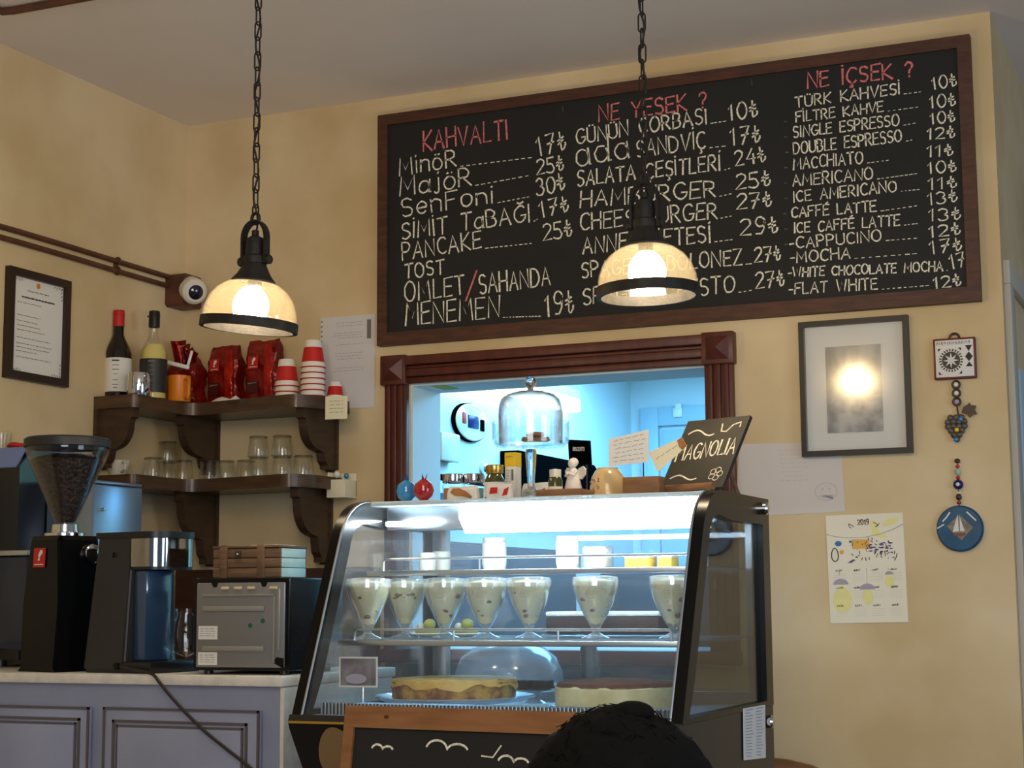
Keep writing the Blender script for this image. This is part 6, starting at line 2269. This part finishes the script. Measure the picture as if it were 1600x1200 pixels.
# head with face, ears
b = new()
ball(b, (0, 0, hz), .088, (.86, 1.02, 1.22), 32, 24)
for v in b.verts:
    if v.co.z < hz - .03 and v.co.y < 0:
        v.co.y *= .8
    if v.co.z < hz - .05:
        v.co.x *= .86
ball(b, (0, .092, hz - .022), .013, (.8, 1.1, 1.5), 10, 8)
for s_ in (-1, 1):
    ball(b, (s_ * .077, .0, hz - .012), .026, (.35, .7, 1.1), 12, 8)
ball(b, (0, .082, hz - .062), .016, (1.5, .5, .5), 10, 8)
obj('head', b, 'skin', t)
for s_ in (-1, 1):
    obj('eye', ball(new(), (s_ * .031, .080, hz + .006), .010, (1, .7, .8), 12, 8), 'ceramic', t)
for s_ in (-1, 1):
    V_ = [(s_ * .11, .30, sh_z - .27), (s_ * .095, .35, sh_z - .275), (s_ * .085, .385, sh_z - .285)]
    b = new()
    tube(b, V_, [.026, .030, .022], 10)
    for f, (dx, L) in enumerate(((-.020, .055), (-.007, .065), (.007, .062), (.020, .048))):
        q0 = Vector(V_[2]) + Vector((dx, 0, 0))
        tube(b, [q0, q0 + Vector((-s_ * .006, L * .6, -.006)), q0 + Vector((-s_ * .012, L, -.022))], [.0088, .008, .0066], 8)
    q0 = Vector(V_[1]) + Vector((-s_ * .022, 0, .006))
    tube(b, [q0, q0 + Vector((-s_ * .022, .022, 0)), q0 + Vector((-s_ * .026, .045, -.004))], [.010, .009, .007], 8)
    obj('hand', b, 'skin', t)
# bushy hair: a mass with uneven surface and loose tufts
b = new()
bmesh.ops.create_icosphere(b, subdivisions=5, radius=1, matrix=Matrix())
rnd = random.Random(3)
ph_ = [rnd.uniform(0, 6) for _ in range(8)]
for v in b.verts:
    n = v.co.normalized()
    bump = .035 * math.sin(5 * n.x + ph_[0]) * math.sin(4 * n.z + ph_[1]) + .022 * math.sin(13 * n.x + ph_[2]) * math.sin(11 * n.y + ph_[3]) * math.sin(12 * n.z + ph_[4]) + rnd.uniform(-.008, .008)
    rad = .1065 * (1 + bump)
    v.co = Vector((n.x * rad * 1.0, n.y * rad * .98 - .012, n.z * rad * .99))
    if n.y > .35 and n.z < .45:          # opening for the face
        v.co.y = min(v.co.y, .062)
bmesh.ops.translate(b, verts=b.verts, vec=(0, 0, hz))
for i in range(300):
    a, e = rnd.uniform(0, 2 * PI), rnd.uniform(-.3, 1.57)
    n = Vector((math.cos(a) * math.cos(e), math.sin(a) * math.cos(e), math.sin(e)))
    if n.y > .4 and n.z < .5:
        continue
    p0_ = Vector((n.x * .103, n.y * .101 - .012, n.z * .104 + hz))
    tg = n.orthogonal().normalized()
    tg.rotate(Matrix.Rotation(rnd.uniform(0, 6.28), 3, n))
    p1_ = p0_ + n * .003 + tg * .008
    p2_ = p0_ + n * rnd.uniform(.001, .005) + tg * .020
    tube(b, [p0_, p1_, p2_], [.0012, .001, .0004], 4, caps=False)
obj('hair', b, 'hair', t, ang=80)
obj('top_tuft', ball(new(), (.02, -.01, hz + .1), .022, (1.2, 1, .6), 14, 10), 'hair', t)
# chair under the person
t = thing('cafe_chair', 'plain dark wooden chair the dark-haired person sits on', 'chair', (hcen.x, hcen.y, FLOOR), R(-23))
obj('seat', bx(new(), -.21, .21, -.20, .22, SZ - .045, SZ - .025, .008), 'backbar', t)
for sx in (-1, 1):
    for yy in (-.19, .2):
        obj('leg', bx(new(), sx * .19 - .018, sx * .19 + .018, yy - .018, yy + .018, 0, SZ - .045, .003), 'backbar', t)
    obj('back_post', bx(new(), sx * .19 - .016, sx * .19 + .016, -.235, -.205, SZ - .04, SZ + .24, .003), 'backbar', t)
obj('back_rail', bx(new(), -.17, .17, -.235, -.215, SZ + .14, SZ + .22, .004), 'backbar', t)

# wooden chair whose crest rail just shows right of the pastry case
cp0 = P(1190, 1183, 1, 4.56)
t = thing('wooden_chair', 'light wooden chair whose top rail peeks out right of the pastry case', 'chair', (cp0.x, 4.56, FLOOR))
ch_ = cp0.z - FLOOR
b = new()
cr_ = [(-.20, -.045), (-.14, -.018), (-.07, -.004), (0, 0), (.07, -.004), (.14, -.018), (.20, -.045)]
prism(b, [(x, ch_ + z) for x, z in cr_] + [(x, ch_ + z * .8 - .06) for x, z in cr_[::-1]], -.012, .012, 1)
obj('crest_rail', b, 'pine', t)
for sx in (-1, 1):
    obj('back_post', bx(new(), sx * .17 - .016, sx * .17 + .016, -.014, .014, 0, ch_ - .075, .003), 'pine', t)
    obj('leg', bx(new(), sx * .17 - .017, sx * .17 + .017, -.38, -.345, 0, .40, .003), 'pine', t)
obj('seat', bx(new(), -.20, .20, -.40, -.016, .402, .432, .006), 'pine', t)
obj('back_slat', bx(new(), -.15, .15, -.008, .008, ch_ - .26, ch_ - .20, .003), 'pine', t)
